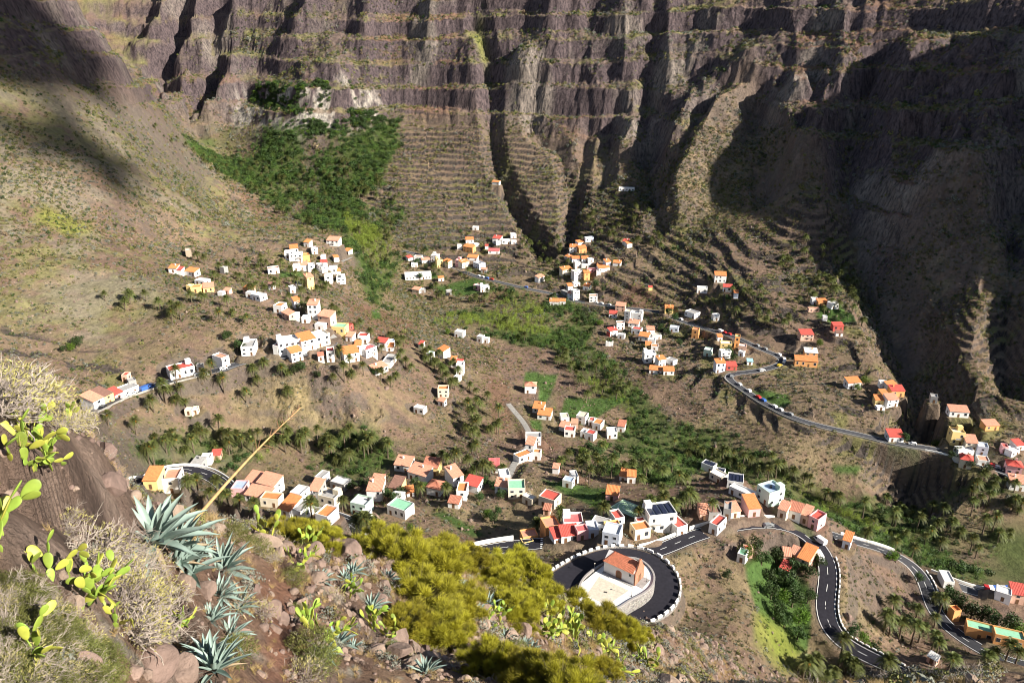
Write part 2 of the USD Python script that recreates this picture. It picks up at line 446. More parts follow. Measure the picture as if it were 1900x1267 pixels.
var = np.clip(nz2(ang * 900 / 120, (Z + 200) / 30, 33, 3) * 3.2 - 1.0, 0, 1)
wl = far * M_WALL * np.clip(nz(75, 37, 3) * 3.5 - 0.3, 0.5, 1)
Z = Z * (1 - wl) + wl * ((0.35 * zs1 + 0.65 * zs2) * var + (0.65 * zs1 + 0.35 * Z) * (1 - var))
rock_band = np.clip(wl * (0.6 * band1 + 0.5 * band2), 0, 1)
Z += far * M_WALL * (nz(5, 41, 3) - 0.5) * 3.4 + far * M_WALL * (nz2(ang * 900 / 5.5, RR / 60, 45, 2) - .5) * 3.0
# the left slope: low worn ledges
zl, bandl = strata(Z, 12.0, 0.45, 6, nz(70, 35, 4))
ml = far * M_LEFT
_q = 0.55 * ml * np.clip(nz(120, 36, 3) * 4 - 1.7, 0, 1)
Z = Z * (1 - _q) + _q * zl
Z += ml * (nz(24, 42, 4) - 0.5) * 5
# rolling relief everywhere beyond the near slope
Z += far * (1 - M_WALL) * (nz(60, 43, 4) - 0.5) * 6 * np.clip(1 - M_TERR * 0.5, 0, 1)
Z += far * (nz(7, 44, 3) - 0.5) * 1.0
# ---- terraces: patches of the slopes cut into steps held by dry stone walls
_w = nz(46, 51, 2) * 70
patch_phase = vnoise(np.floor((XX + _w) / 55), np.floor((YY * 0.8 + XX * 0.3 + _w) / 42), 77)
patch_on = vnoise(np.floor((XX + _w) / 55) + 9, np.floor((YY * 0.8 + XX * 0.3 + _w) / 42), 78)
PER = (3.3 + 1.6 * patch_phase) * np.clip(RR / 640, 0.55, 1.1)
k = (Z + 300 + (nz(35, 52, 3) - 0.5) * 5) / PER + patch_phase * 3
fr = k - np.floor(k)
cut = 0.70
g = np.where(fr < cut, fr / cut * 0.13, 0.13 + (fr - cut) / (1 - cut) * 0.87)
wt = far * M_TERR * np.clip(patch_on * 6 - 0.2, 0.1, 1)
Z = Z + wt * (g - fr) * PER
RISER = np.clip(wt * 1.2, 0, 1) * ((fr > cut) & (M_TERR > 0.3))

# ---- roads: smooth lines on the ground, the ground cut and filled to carry them
def at_z(px, py, z):
    th, e = ray(px, py)
    r = z / e
    return np.array([r * math.sin(th), r * math.cos(th), z])


ROADS = {}
ROAD_MASK = np.zeros_like(Z)


def carve(p, half, shoulder=1.2, blend=7.0, sink=0.06):
    a = window(p, half + blend + 4)
    d, par = dist_to(p, XX[a], YY[a])
    zr = np.interp(par, np.arange(len(p)), p[:, 2]) - sink
    t = np.clip((d - half - shoulder) / blend, 0, 1)
    t = t * t * (3 - 2 * t)
    Z[a] = zr * (1 - t) + Z[a] * t
    ROAD_MASK[a] = np.maximum(ROAD_MASK[a], np.clip(1 - (d - half - 0.6) / 1.2, 0, 1))
    RISER[a] *= np.clip((d - half - 1) / 3, 0, 1)


def road(name, s, width, rmin=150, z=None, smooth=3, carve_blend=7.0):
    if z is None:
        p = line(s, rmin=rmin, step=2.5, smooth=smooth)
    else:
        q = pts(s)
        p = resample(np.array([at_z(u, v, np.interp(i, [0, len(q) - 1], z)) for i, (u, v) in enumerate(q)]), 2.0, 2)
    p[:, 2] = ndimage.gaussian_filter1d(p[:, 2], 7, mode='nearest')
    ROADS[name] = (p, width)
    return p


road('village', "225,908 252,897 275,884 305,878 335,877 365,884 400,899 440,915 500,936 560,953 610,966 655,980 690,991 760,1012 830,1028 895,1031 930,1029 965,1023 1005,1014 1024,1007 1090,1012 1150,1020 1200,1025 1240,1018 1280,1000 1320,983 1370,970 1430,966 1470,973 1505,990 1527,1010 1541,1040 1540,1070 1530,1110 1527,1150 1540,1190 1575,1222 1640,1254 1700,1278 1800,1320", 6.8, rmin=175)
road('loop', "960,1115 1028,1084 1072,1055 1108,1038 1140,1030 1172,1030 1205,1040 1224,1056 1235,1076 1236,1098 1226,1115 1205,1130 1175,1143 1130,1154 1080,1166", 8.6, z=(-161, -166))
road('lower', "1500,962 1563,990 1600,1008 1640,1025 1670,1042 1700,1060 1718,1085 1722,1115 1730,1145 1755,1170 1800,1195 1850,1212 1900,1228 1990,1250", 6.0, rmin=175)
road('branch', "1712,1058 1745,1073 1790,1092 1830,1099 1870,1099 1910,1104 1990,1110", 5.5, rmin=175)
road('upper', "120,790 155,775 180,762 215,745 250,730 285,716 320,704 350,698 380,697 410,693 432,681 447,668 475,661 510,660 545,659 575,651 600,643 625,636", 6.0, rmin=300)
road('climb', "625,636 612,622 598,607 585,595 570,583 556,570 550,548 553,535 556,520", 4.0, rmin=300)
road('lane', "606,500 625,489 645,480 664,470", 4.0, rmin=300)
road('far', "742,462 800,480 847,498 892,516 917,521 961,532 1000,540 1034,546 1049,556 1068,561 1106,563 1138,570 1186,573 1229,579 1248,589 1279,604 1314,612 1340,618 1365,623 1389,635 1418,650 1441,657 1457,666 1453,675 1422,684 1396,689 1362,692 1344,695 1347,703 1370,716 1400,738 1440,760 1480,775 1540,793 1600,810 1650,824 1680,828 1720,826 1750,833 1790,847 1830,862 1870,878 1960,905", 5.6, rmin=300)
road('alley', "924,899 946,880 952,861 967,845 985,815 975,790 955,765 940,745", 3.2, rmin=250)
road('mule_path', "1000,440 1120,595 1180,640 1200,680 1215,710 1200,735", 1.6, rmin=300) if False else None
for n_, (p_, w_) in ROADS.items():
    carve(p_, w_ / 2, shoulder=0.4 if n_ == 'path' else 0.7 if n_ == 'loop' else 1.2, blend=2.2 if n_ in ('loop', 'path') else 7.0 if n_ == 'village' else 4.5)

# ---- the chapel terrace, held by its wall above the hairpin
PLAZA_Z = -160.5
PLAZA = np.array([at_z(u, v, PLAZA_Z)[:2] for u, v in pts("1073,1108 1080,1081 1121,1047 1150,1036 1178,1037 1203,1052 1212,1067 1211,1083 1197,1098 1170,1112 1134,1131 1092,1133")])


def pad(poly, z, margin=1.0, blend=4.0):
    """level ground under a footprint"""
    import shapely
    c = poly.mean(0)
    R = np.linalg.norm(poly - c, axis=1).max() + margin + blend
    a = window(np.array([[c[0], c[1], 0]]), R)
    pg = shapely.Polygon(poly)
    d = shapely.distance(shapely.points(XX[a], YY[a]), pg)
    t = np.clip((d - margin) / blend, 0, 1)
    t = t * t * (3 - 2 * t)
    Z[a] = z * (1 - t) + Z[a] * t
    RISER[a] *= np.clip((d - margin) / 2, 0, 1)


pad(PLAZA, PLAZA_Z - 0.4, margin=-0.8, blend=0.9)
# ------------------------------------------------------------------ houses
WALLS = {'w': ((0.76, 0.75, 0.73), 'white'), 'c': ((0.72, 0.64, 0.50), 'cream'), 'y': ((0.74, 0.56, 0.24), 'yellow'), 'o': ((0.72, 0.36, 0.14), 'orange'),
         's': ((0.66, 0.42, 0.32), 'salmon'), 'p': ((0.72, 0.40, 0.40), 'pink'), 'r': ((0.48, 0.10, 0.08), 'red'), 'g': ((0.30, 0.29, 0.28), 'grey'),
         'm': ((0.50, 0.64, 0.55), 'mint green'), 'b': ((0.58, 0.63, 0.72), 'bluish white'), 't': ((0.33, 0.27, 0.20), 'bare stone')}
ROOFS = {'w': ((0.62, 0.61, 0.59), 'white'), 'g': ((0.33, 0.32, 0.31), 'grey'), 'o': ((0.62, 0.22, 0.08), 'orange'), 's': ((0.58, 0.27, 0.18), 'salmon'),
         'r': ((0.50, 0.09, 0.07), 'red'), 'p': ((0.56, 0.13, 0.13), 'pinkish red'), 't': ((0.42, 0.17, 0.11), 'terracotta'), 'n': ((0.22, 0.12, 0.09), 'brown'),
         'm': ((0.24, 0.50, 0.33), 'green'), 'k': ((0.07, 0.085, 0.12), 'dark'), 'b': ((0.36, 0.44, 0.58), 'bluish'), 'c': ((0.66, 0.55, 0.40), 'cream'), 'u': ((0.30, 0.55, 0.60), 'turquoise')}
GLASS = look('window_glass', (0.035, 0.04, 0.05), rough=0.15, var=0.2, spec=0.6)
WOOD = look('door_wood', (0.16, 0.085, 0.045), rough=0.6, var=0.3, scale=3)
FRAME = look('window_frame', (0.62, 0.60, 0.57), rough=0.6, var=0.05)
GLASSDARK = GLASS


def wallmat(k):
    return look('render_' + WALLS[k][1].replace(' ', '_'), WALLS[k][0], rough=0.9, var=0.07, scale=0.35, bump=0.01, bscale=4)


def tilemat(k):
    return look('tiles_' + ROOFS[k][1].replace(' ', '_'), ROOFS[k][0], rough=0.85, var=0.22, scale=1.3)


def deckmat(k):
    return look('deck_' + ROOFS[k][1].replace(' ', '_'), ROOFS[k][0], rough=0.9, var=0.14, scale=0.8)


def tiles(a, b, c, d, pitch=0.55, thick=0.12, lift=0.09):
    """a roof plane a-b (eaves) to d-c (ridge) with rows of barrel tiles running down the slope"""
    a, b, c, d = (np.asarray(v, float) for v in (a, b, c, d))
    n = np.cross(b - a, d - a)
    n /= np.linalg.norm(n)
    w = max(np.linalg.norm(b - a), np.linalg.norm(c - d))
    k = max(3, int(w / pitch))
    top, m = [], MB()
    for i in range(2 * k + 1):
        s = i / (2 * k)
        h = n * (thick + (lift if i % 2 else 0))
        top += [a + (b - a) * s + h, d + (c - d) * s + h]
    m.add(top, [(2 * i, 2 * i + 2, 2 * i + 3, 2 * i + 1) for i in range(2 * k)])
    m.quad(a, d, c, b)
    e = n * thick
    m.quad(a, b, b + e, a + e).quad(c, d, d + e, c + e).quad(b, c, c + e, b + e).quad(d, a, a + e, d + e)
    return m


HOUSES = []
hrng = random.Random(11)


def build_house(A, B, D, H, wk, roof, px_w):
    """front edge A-B on the ground; the house reaches D metres back"""
    W = float(np.linalg.norm(B[:2] - A[:2]))
    yaw = math.atan2(B[1] - A[1], B[0] - A[0])
    ux, uy = np.array([math.cos(yaw), math.sin(yaw)]), np.array([-math.sin(yaw), math.cos(yaw)])
    mid = (A[:2] + B[:2]) / 2
    z = (A[2] + B[2]) / 2
    foot = np.array([mid + ux * sx * W / 2 + uy * sy for sx, sy in ((-1, 0), (1, 0), (1, D), (-1, D))])
    return dict(A=A, B=B, W=W, D=D, H=H, wk=wk, roof=roof, yaw=yaw, mid=mid, z=z, foot=foot, px_w=px_w)


def make_house(h, label, group, category='house'):
    W, D, H = h['W'], h['D'], h['H']
    t = thing('house', label, category, (h['mid'][0], h['mid'][1], h['z']), h['yaw'], group)
    P = t.GetPath()
    wm = wallmat(h['wk'])
    kind, rk = h['roof'][0], h['roof'][1]
    x0, x1 = -W / 2, W / 2
    body = MB()
    if kind == 'F':
        ph, pt = min(0.8, H * 0.16), 0.22
        body.box(x0, x1, 0, D, -3.5, H)
        body.box(x0, x1, 0, pt, H, H + ph).box(x0, x1, D - pt, D, H, H + ph).box(x0, x0 + pt, pt, D - pt, H, H + ph).box(x1 - pt, x1, pt, D - pt, H, H + ph)
        obj('wall', body, wm, P)
        obj('roof_terrace', MB().box(x0 + pt, x1 - pt, pt, D - pt, H - 0.05, H + 0.05), deckmat(rk), P)
        if rk == 'k':
            for i in range(4):
                obj('roof_panel', MB().box(x0 + pt + (i + .15) * (W - 2 * pt) / 4, x0 + pt + (i + .85) * (W - 2 * pt) / 4, pt + .6, D - pt - .6, H + .05, H + .3), look('solar_panel', (0.02, 0.025, 0.05), rough=0.25, var=0.2), P)
        if W * D > 38 and H > 4:
            r = hrng.random()
            if r < 0.6:
                sx = x0 + pt if hrng.random() < .5 else x1 - pt - 2.6
                obj('stair_house', MB().box(sx, sx + 2.6, D - pt - 2.6, D - pt, H + .05, H + 2.4), wm, P)
            if hrng.random() < 0.5:
                c = trimesh.creation.cylinder(0.5, 1.1, sections=12)
                c.apply_translation([hrng.uniform(x0 + 1.2, x1 - 1.2), hrng.uniform(1.2, D - 1.2), H + .6])
                obj('water_tank', c, look('tank_black', (0.05, 0.05, 0.055), rough=0.5), P)
    elif kind == 'S':
        hb = H + min(1.9, D * 0.28)
        o = 0.35
        body.prism([(0, -3.5), (D, -3.5), (D, hb), (0, H)], 0, W)
        b = body.get()
        v = np.array(b.vertices)
        b = trimesh.Trimesh(np.stack([v[:, 1] + x0, v[:, 0], v[:, 2]], 1), b.faces[:, ::-1], process=False)
        obj('wall', b, wm, P)
        sl = (hb - H) / D
        obj('roof', tiles((x0 - .25, -o, H - o * sl), (x1 + .25, -o, H - o * sl), (x1 + .25, D + .1, hb + .1 * sl), (x0 - .25, D + .1, hb + .1 * sl)), tilemat(rk), P)
    elif kind == 'G':
        hr = H + min(2.4, D * 0.26)
        b = MB().prism([(0, -3.5), (D, -3.5), (D, H), (D / 2, hr), (0, H)], 0, W).get()
        v = np.array(b.vertices)
        obj('wall', trimesh.Trimesh(np.stack([v[:, 1] + x0, v[:, 0], v[:, 2]], 1), b.faces[:, ::-1], process=False), wm, P)
        sl, o = (hr - H) / (D / 2), 0.35
        obj('roof', tiles((x0 - .25, -o, H - o * sl), (x1 + .25, -o, H - o * sl), (x1 + .25, D / 2, hr), (x0 - .25, D / 2, hr)), tilemat(rk), P)
        obj('roof', tiles((x1 + .25, D + o, H - o * sl), (x0 - .25, D + o, H - o * sl), (x0 - .25, D / 2, hr), (x1 + .25, D / 2, hr)), tilemat(rk), P)
    else:
        hr, o = H + min(2.0, D * 0.25), 0.4
        body.box(x0, x1, 0, D, -3.5, H)
        obj('wall', body, wm, P)
        rx = max(0.3, W / 2 - D / 2)
        e = [(x0 - o, -o, H), (x1 + o, -o, H), (x1 + o, D + o, H), (x0 - o, D + o, H)]
        r0, r1 = (-rx, D / 2, hr), (rx, D / 2, hr)
        obj('roof', tiles(e[0], e[1], r1, r0), tilemat(rk), P)
        obj('roof', tiles(e[2], e[3], r0, r1), tilemat(rk), P)
        obj('roof', tiles(e[1], e[2], r1, r1), tilemat(rk), P)
        obj('roof', tiles(e[3], e[0], r0, r0), tilemat(rk), P)
    # openings
    if h['px_w'] < 9 or h['wk'] == 't':
        return t
    detail = h['px_w'] > 22
    st = max(1, int(round(H / 3.0)))
    sh = H / st
    nx = max(1, int(W / 2.9))
    door_at = hrng.randrange(nx)
    shut = look('shutter_' + ('green' if hrng.random() < .3 else 'wood'), (0.06, 0.12, 0.08) if hrng.random() < .3 else (0.20, 0.11, 0.06), rough=0.6)

    def opening(kind, x, y, z, w, hh, axis):
        if axis == 0:
            m = MB().box(x - w / 2, x + w / 2, y - .05, y + .05, z, z + hh)
            f = MB().box(x - w / 2 - .1, x + w / 2 + .1, y - .03, y + .03, z - .1, z + hh + .1)
        else:
            m = MB().box(x - .05, x + .05, y - w / 2, y + w / 2, z, z + hh)
            f = MB().box(x - .03, x + .03, y - w / 2 - .1, y + w / 2 + .1, z - .1, z + hh + .1)
        if kind == 'door':
            return obj('door', m, WOOD, P)
        if not detail:
            return obj('window', m, GLASS, P)
        w_ = obj('window', f, FRAME, P)
        obj('pane', m, GLASS, w_.GetPath())

    for s in range(st):
        for i in range(nx):
            x = x0 + (i + .5) * W / nx + hrng.uniform(-.25, .25)
            if s == 0 and i == door_at:
                opening('door', x, 0, 0.0, 1.1, 2.1, 0)
            elif hrng.random() < 0.85:
                opening('window', x, 0, s * sh + sh * .34, hrng.choice((1.0, 1.2, 1.4)), sh * .42, 0)
        ny = max(1, int(D / 3.4))
        for i in range(ny):
            if hrng.random() < 0.6:
                opening('window', x1, (i + .5) * D / ny, s * sh + sh * .36, 1.0, sh * .38, 1)
            if hrng.random() < 0.35 and detail:
                opening('window', x0, (i + .5) * D / ny, s * sh + sh * .36, 1.0, sh * .38, 1)
    if st >= 2 and detail and hrng.random() < .45 and W > 6:
        bx = hrng.uniform(x0 + 1.5, x1 - 3.0)
        bl = obj('balcony', MB().box(bx, bx + 2.8, -1.0, 0.0, sh - .12, sh), wm, P)
        obj('railing', MB().box(bx, bx + 2.8, -1.0, -.94, sh, sh + .9), look('railing', (0.35, 0.33, 0.31), rough=0.5), bl.GetPath())
    if kind in 'SGH' and hrng.random() < .4 and W > 5:
        cx = hrng.uniform(x0 + 1, x1 - 1)
        obj('chimney', MB().box(cx - .3, cx + .3, D * .62, D * .62 + .6, H, H + min(2.4, D * .26) + 1.0), wm, P)
    return t


# front edges in the picture: left x, left y, right x, right y, depth m, height m, wall, roof; each group gives its place and the frame of its numbers
GROUPS = [
("beside the chapel hairpin", 960, 960, 5.76, """300,262,458,232,8,7,o,Fs;60,318,222,292,6,3.5,o,Fs;62,350,175,322,4,2.5,y,Fc;392,308,470,290,6,4,b,Sr;470,282,655,262,6,4,w,Sr;490,200,700,196,8,6.5,w,Fp;640,258,758,240,5,3.5,p,Fp;750,228,866,222,7,4,b,Fw;778,150,952,198,6,4.5,w,Fg;952,215,1110,200,6,4,y,Fo;900,292,1080,330,8,6,b,Fw;1040,148,1140,128,7,6,w,Fr;1400,175,1690,140,10,9,w,Fk;1300,172,1392,158,6,4,w,Fr;1252,252,1420,222,6,5,c,Fo;1700,222,1812,186,8,5,w,Fr"""),
("by the left hairpin", 240, 840, 5.76, """162,396,310,396,9,5,y,So;372,444,542,432,10,7.5,w,Fs;1240,385,1372,414,8,5,w,Ss;1375,432,1560,482,8,7,w,Ss;1095,474,1232,478,8,4.5,p,Fb;1240,515,1480,565,7,4,w,Ss;1405,575,1600,596,6,4.5,c,Fo;1600,668,1722,708,9,4,w,So;1722,696,1840,746,8,5,w,Fg;665,178,770,196,6,3,g,Sg;772,142,880,134,6,4.5,w,Fw;885,84,980,78,5,2.5,s,Sr"""),
("in the left village row", 540, 840, 5.76, """0,538,112,566,8,6,w,Fw;168,526,246,508,4,4,w,Fw;196,496,302,512,9,6,g,Ss;302,604,472,646,8,8,c,Fg;270,768,402,806,8,5,w,Fo;260,336,336,354,8,4.5,w,Fg;422,376,572,420,7,4,g,Fw;815,518,976,526,9,7,w,Ss;850,384,970,398,7,4,w,Ss;1050,474,1166,494,9,6.5,y,Sn;1240,488,1322,474,5,2.5,w,So;642,656,802,694,8,6.5,m,Fw;746,738,842,744,5,3,w,Fw;1030,656,1222,724,8,5,w,Fm;1200,694,1322,654,6,4,w,Fp;1104,194,1272,218,8,4.5,w,Ss;1250,276,1442,334,8,5,w,Ss;1410,234,1572,250,8,5.5,y,St;1736,372,1846,334,10,6,w,Ss;1450,446,1592,474,8,3.5,w,Ht;1082,542,1192,552,6,3,w,Gw"""),
("among the palms in mid valley", 700, 840, 5.76, """848,524,956,528,9,6,w,Fo;926,404,1072,442,7,4.5,w,Sr;756,588,872,606,5,2.5,w,St;1312,392,1422,382,7,8,w,Fw;1256,434,1402,454,6,5,b,Ss;1400,498,1582,494,9,6,c,Fm;1546,534,1652,582,4,3,c,Fw;1192,218,1302,218,7,4,w,Sp;1722,560,1890,616,8,5,c,Fr"""),
("beside the green fields", 930, 690, 5.17, """170,884,298,834,6,4,w,Fo;232,806,312,818,7,9,w,Ss;300,844,372,852,5,5,w,Fo;232,706,382,708,7,6,w,Fg;226,208,332,212,8,7,w,Hs;346,454,472,468,8,4,w,So;300,392,402,404,8,4,w,So;576,492,652,488,8,4,w,Fc;716,494,802,512,8,6,w,Fc;872,544,952,562,8,4.5,w,Fo;832,514,882,522,6,4,w,Fr;602,624,702,632,7,5,w,Fr;552,566,642,584,6,3,w,Ss;672,546,732,548,5,3.5,s,Ss;756,622,816,638,6,4,w,Fw;802,644,882,668,6,5,w,Fr;1016,644,1112,644,8,5,w,Fw;1112,574,1182,584,7,5,w,St"""),
("in the white terrace complex", 1240, 840, 5.76, """346,176,470,224,6,3.5,w,Fk;502,254,592,274,5,4,w,Fk;432,276,560,344,6,3,c,Fw;622,376,792,404,9,4,w,Fk;642,436,880,544,5,3,w,Fw;932,486,1062,584,10,7.5,m,Fb"""),
("along the bend above the chapel", 1240, 840, 5.76, """332,724,432,724,6,3,s,Ss;428,728,562,728,7,4,g,Fn;580,704,662,718,7,5,g,Fg;666,708,766,694,6,4,c,Ss;850,694,976,684,9,5,p,So;426,854,516,894,9,5,w,Fr;1160,686,1252,718,6,5,c,Ss;1266,694,1402,734,6,5,w,St;1402,744,1482,774,7,5,s,Ss;1482,794,1582,844,8,6,p,Fr"""),
("in the garden below the bend", 1320, 960, 4.2, """656,388,746,428,10,6,s,So;556,352,612,358,5,3,s,Ss;612,332,652,348,5,3,s,Ss;522,442,592,472,5,3,w,Sr;206,348,246,362,5,3,w,Fm;268,318,300,320,4,3,s,Fr;1012,238,1072,258,6,5,b,So"""),
("at the lower right edge", 1580, 980, 4.416, """746,492,832,502,9,4,w,Fw;1166,582,1292,622,6,3.5,w,Fw;1292,612,1402,632,7,6,s,Sr;926,884,1150,944,6,5,o,Fm;1155,946,1402,1004,6,5,o,Fm;626,1102,666,1126,3,2.5,s,Sw;830,770,868,766,4,6,o,Fo"""),
("on the upper left road", 140, 640, 5.76, """216,724,326,668,10,6.5,w,Ss;328,666,426,614,10,6.5,y,Sn;432,606,520,564,7,4,p,Sr;522,572,690,504,8,4,w,Fg;582,464,662,444,5,3,g,Fg;502,396,562,396,5,3,s,Fr;1022,380,1286,318,10,5.5,w,Fr;1300,286,1370,282,3,3,g,Fg;1582,276,1660,244,10,8,w,Fs;1172,756,1250,756,4,2.5,c,Fw;1256,746,1314,742,4,2.5,c,Fw"""),
("in the terraced left hamlet", 440, 560, 5.76, """50,586,190,578,14,6,w,Fg;390,566,440,572,6,6,w,Fr;452,572,690,534,10,8.5,w,Fw;700,540,850,502,10,8,w,So;852,502,1000,458,10,8,c,Fw;590,656,710,624,7,7,w,So;870,640,932,632,4,3,w,St;962,652,1042,646,8,7.5,w,Fr;1150,664,1312,634,9,7,w,So;1262,522,1332,518,6,4,w,So;1382,612,1500,564,8,6,w,Fp;1292,444,1396,448,7,5.5,w,Fr;1482,478,1590,492,6,4,w,Sr;1592,488,1690,474,5,4,b,Fb;1582,532,1672,532,5,4,w,So;1482,798,1616,744,7,4.5,w,Ss;1640,716,1710,624,7,4,w,Fg;872,254,1000,274,8,8,s,Ss;1012,344,1152,352,9,5,y,Fm;1126,312,1202,322,6,4,r,Fr;1162,424,1232,432,6,4,w,Ss;762,192,872,194,7,12,w,Ss;616,72,672,68,6,5,w,So;392,118,480,126,8,5,w,Fo;480,164,560,202,5,3,s,Ss;572,198,660,196,5,3,w,Fw;832,304,930,312,5,3,w,Fw;692,232,770,232,6,4,w,Fw"""),
("in the far left hamlet", 440, 420, 7.917, """460,712,626,694,7,5,w,Fs;702,478,782,474,7,6,w,Fw;772,522,962,514,8,7,w,Fw;782,404,902,394,8,5,w,So;976,544,1076,534,8,7,o,Fo;822,662,920,658,7,5,w,Fc;922,648,1050,634,7,4.5,w,Ss;1052,682,1150,674,7,7,w,Fw;1102,418,1190,408,6,6,w,Fr;982,304,1062,312,6,5,w,So;1316,294,1492,302,9,6.5,w,Ss;1562,404,1640,422,6,4,w,So;1642,434,1700,432,5,4,w,So;1432,532,1502,522,5,5,w,So;1342,694,1452,694,8,5,w,Fw;1472,732,1522,728,5,5,w,So;1292,852,1402,848,7,8,w,Fw;1466,862,1600,852,7,6,w,Fw;1232,532,1292,532,6,6,w,Fw;1232,612,1330,604,6,5,w,Sr;1162,644,1250,692,6,6,w,Fw;1042,944,1142,924,7,12,y,Ss;786,992,866,978,5,5,w,Fw;466,938,570,928,5,4,w,Sn;846,1212,926,1198,6,6,w,So;92,988,226,1002,5,4,s,So;132,1054,222,1062,5,3,w,Fw;222,1084,342,1112,7,4,w,Fw"""),
("on the left hillside", 290, 460, 5.6, """132,262,216,264,6,3,w,So;222,278,266,280,5,3,w,Sr;302,288,402,306,6,4,w,So;402,382,502,396,7,2.5,w,Fw;362,472,462,468,7,4,y,Fo;492,472,602,462,7,4,y,Ss;316,452,356,456,5,4,y,Fw;666,266,710,272,5,5,g,Fw;312,102,372,96,8,6,t,Fw;700,486,760,492,4,2.5,s,Ss;640,500,690,504,4,2,w,Fw"""),
("in the far central hamlet", 740, 420, 7.917, """472,514,562,524,8,7,w,Fw;562,614,650,604,8,9,y,Fw;652,594,726,622,6,8,c,So;142,518,212,504,6,4,w,Sr;222,508,336,514,6,5,w,Fs;342,548,462,538,6,4,w,Ss;96,798,480,778,12,4,w,Sw;186,602,280,598,5,4,w,Fw;832,594,922,612,8,8,p,Fw;932,622,1036,594,7,7,c,So;1002,504,1152,514,7,4,w,So;1092,604,1182,638,9,6,b,Fw;1206,682,1286,688,4,3,g,Ss;946,374,1086,398,7,7,o,So;986,258,1100,254,7,5,w,So;862,344,926,342,5,5,w,Fw;1112,314,1182,304,5,4,w,Fw;1376,244,1492,254,8,6,w,Sr;1432,288,1502,284,6,5,w,Fw;1512,268,1640,268,6,5,w,Fw;1646,182,1726,178,6,5,w,Fw;1652,268,1732,268,5,4,w,Fw;1266,342,1312,342,4,4.5,w,Sr;1312,408,1472,412,6,4,w,Sp;1092,928,1202,962,7,5,p,Fw;1202,972,1332,964,7,6,w,Fw;586,812,666,804,4,3,w,So;702,1018,786,1008,4,5,g,Fw;196,972,300,988,6,3,c,Ss;322,984,396,978,5,3,g,Fw;1082,58,1162,62,5,3,w,Fw;1370,-610,1474,-602,5,3,w,So"""),
("in the steep far hamlet", 980, 420, 7.917, """606,388,712,392,7,7,w,So;746,398,856,392,7,6,o,So;736,292,832,274,6,4,w,So;842,238,962,232,6,5,b,Fw;1382,268,1462,278,6,4,w,Sr;1456,322,1526,312,6,5,w,So;536,482,616,512,5,4,w,So;642,538,756,538,6,5,b,So;786,528,882,528,6,4,w,So;886,538,962,532,5,4,w,Fw;692,628,766,622,6,7,w,Fw;506,742,642,718,7,8,c,So;672,802,812,784,8,10,w,Fc;822,798,906,792,6,9,o,So;872,692,1012,684,5,3,p,Fp;1002,748,1062,748,6,6,w,Fw;1042,684,1196,668,6,5,w,So;1006,624,1082,628,5,4,w,So;1142,604,1216,594,7,6,b,So;1242,584,1356,594,6,4,w,So;782,618,882,622,5,4,w,Fw;156,836,246,804,6,6,w,Ss;586,944,656,938,6,5,w,So;576,1084,656,1092,6,8,b,Ss;662,1102,752,1088,7,11,w,Fw;672,894,762,884,5,4,w,Fw;802,934,882,952,6,5,w,So;482,994,572,1032,5,3,g,Fg;896,1118,1016,1122,8,6.5,w,Fs;312,1164,452,1168,6,3.5,w,So;462,1158,546,1162,5,3.5,w,So;1766,948,1822,948,3,4,y,Sr;1330,-512,1560,-506,6,3,w,Fw"""),
("in the white hillside cluster", 1100, 550, 5.6, """232,152,332,162,7,6,s,Ss;166,222,246,228,6,4.5,w,Sr;322,254,382,264,7,10,w,Fc;396,254,502,268,8,8,w,Fw;366,314,472,328,7,4,w,Ss;246,348,328,348,7,6.5,w,Fs;176,422,256,408,6,6,w,Sr;142,408,176,422,5,4,r,Fr;256,438,322,448,5,4,w,Fw;396,388,492,404,7,5,w,Fr;472,458,576,474,7,5,w,So;562,388,642,388,6,4,w,Ss;576,504,642,512,6,5,w,Fw;542,548,602,552,6,4,y,So;602,562,676,568,6,3,w,Fo;622,454,712,448,6,4,w,Fc;532,698,652,694,8,9,w,Fw;682,738,756,724,6,7,w,So;756,694,832,722,6,4,w,Fg;582,804,712,818,6,4,w,So;732,818,842,822,6,4,w,So;746,184,832,188,7,6,y,So;952,204,1052,238,9,5,w,Fg;796,368,886,378,6,4.5,b,Fw;1022,434,1092,444,6,8.5,o,Fs;1252,248,1316,244,5,3.5,w,Fw;1146,618,1222,632,7,5.5,m,Fw;140,518,166,520,3,3,w,Fw;174,518,198,520,3,3,w,Fw"""),
("on the right hand terraces", 1270, 480, 4.2, """232,188,322,192,8,8,w,So;96,270,176,274,6,5.5,w,Fw;296,258,366,264,6,5,w,Sr;382,312,416,314,5,6,b,So;990,362,1040,364,7,5,w,Fw;1040,372,1112,370,6,4,o,So;1142,398,1202,392,7,5,w,Fw;966,420,1050,420,4,2.5,s,Fs;1156,562,1236,562,6,4.5,r,Sr;1178,607,1232,609,4,2.5,w,Sn;902,642,1002,642,8,6,s,Sr;386,684,426,688,6,9,o,Fm;276,714,366,720,7,6,y,Fw;282,782,362,778,6,6,w,Fw;416,724,476,732,6,5,s,Fw;416,758,456,768,4,3,w,Fw;242,892,314,888,6,9,b,So;326,872,406,872,6,4,r,Sr;256,647,294,647,5,3.5,w,So;932,782,1032,788,7,6,o,Sw;856,838,1032,852,7,5.5,o,So;486,830,530,832,4,2.5,w,Su;224,486,272,487,5,2.5,w,Fw;1075,488,1110,490,4,3,w,Fw"""),
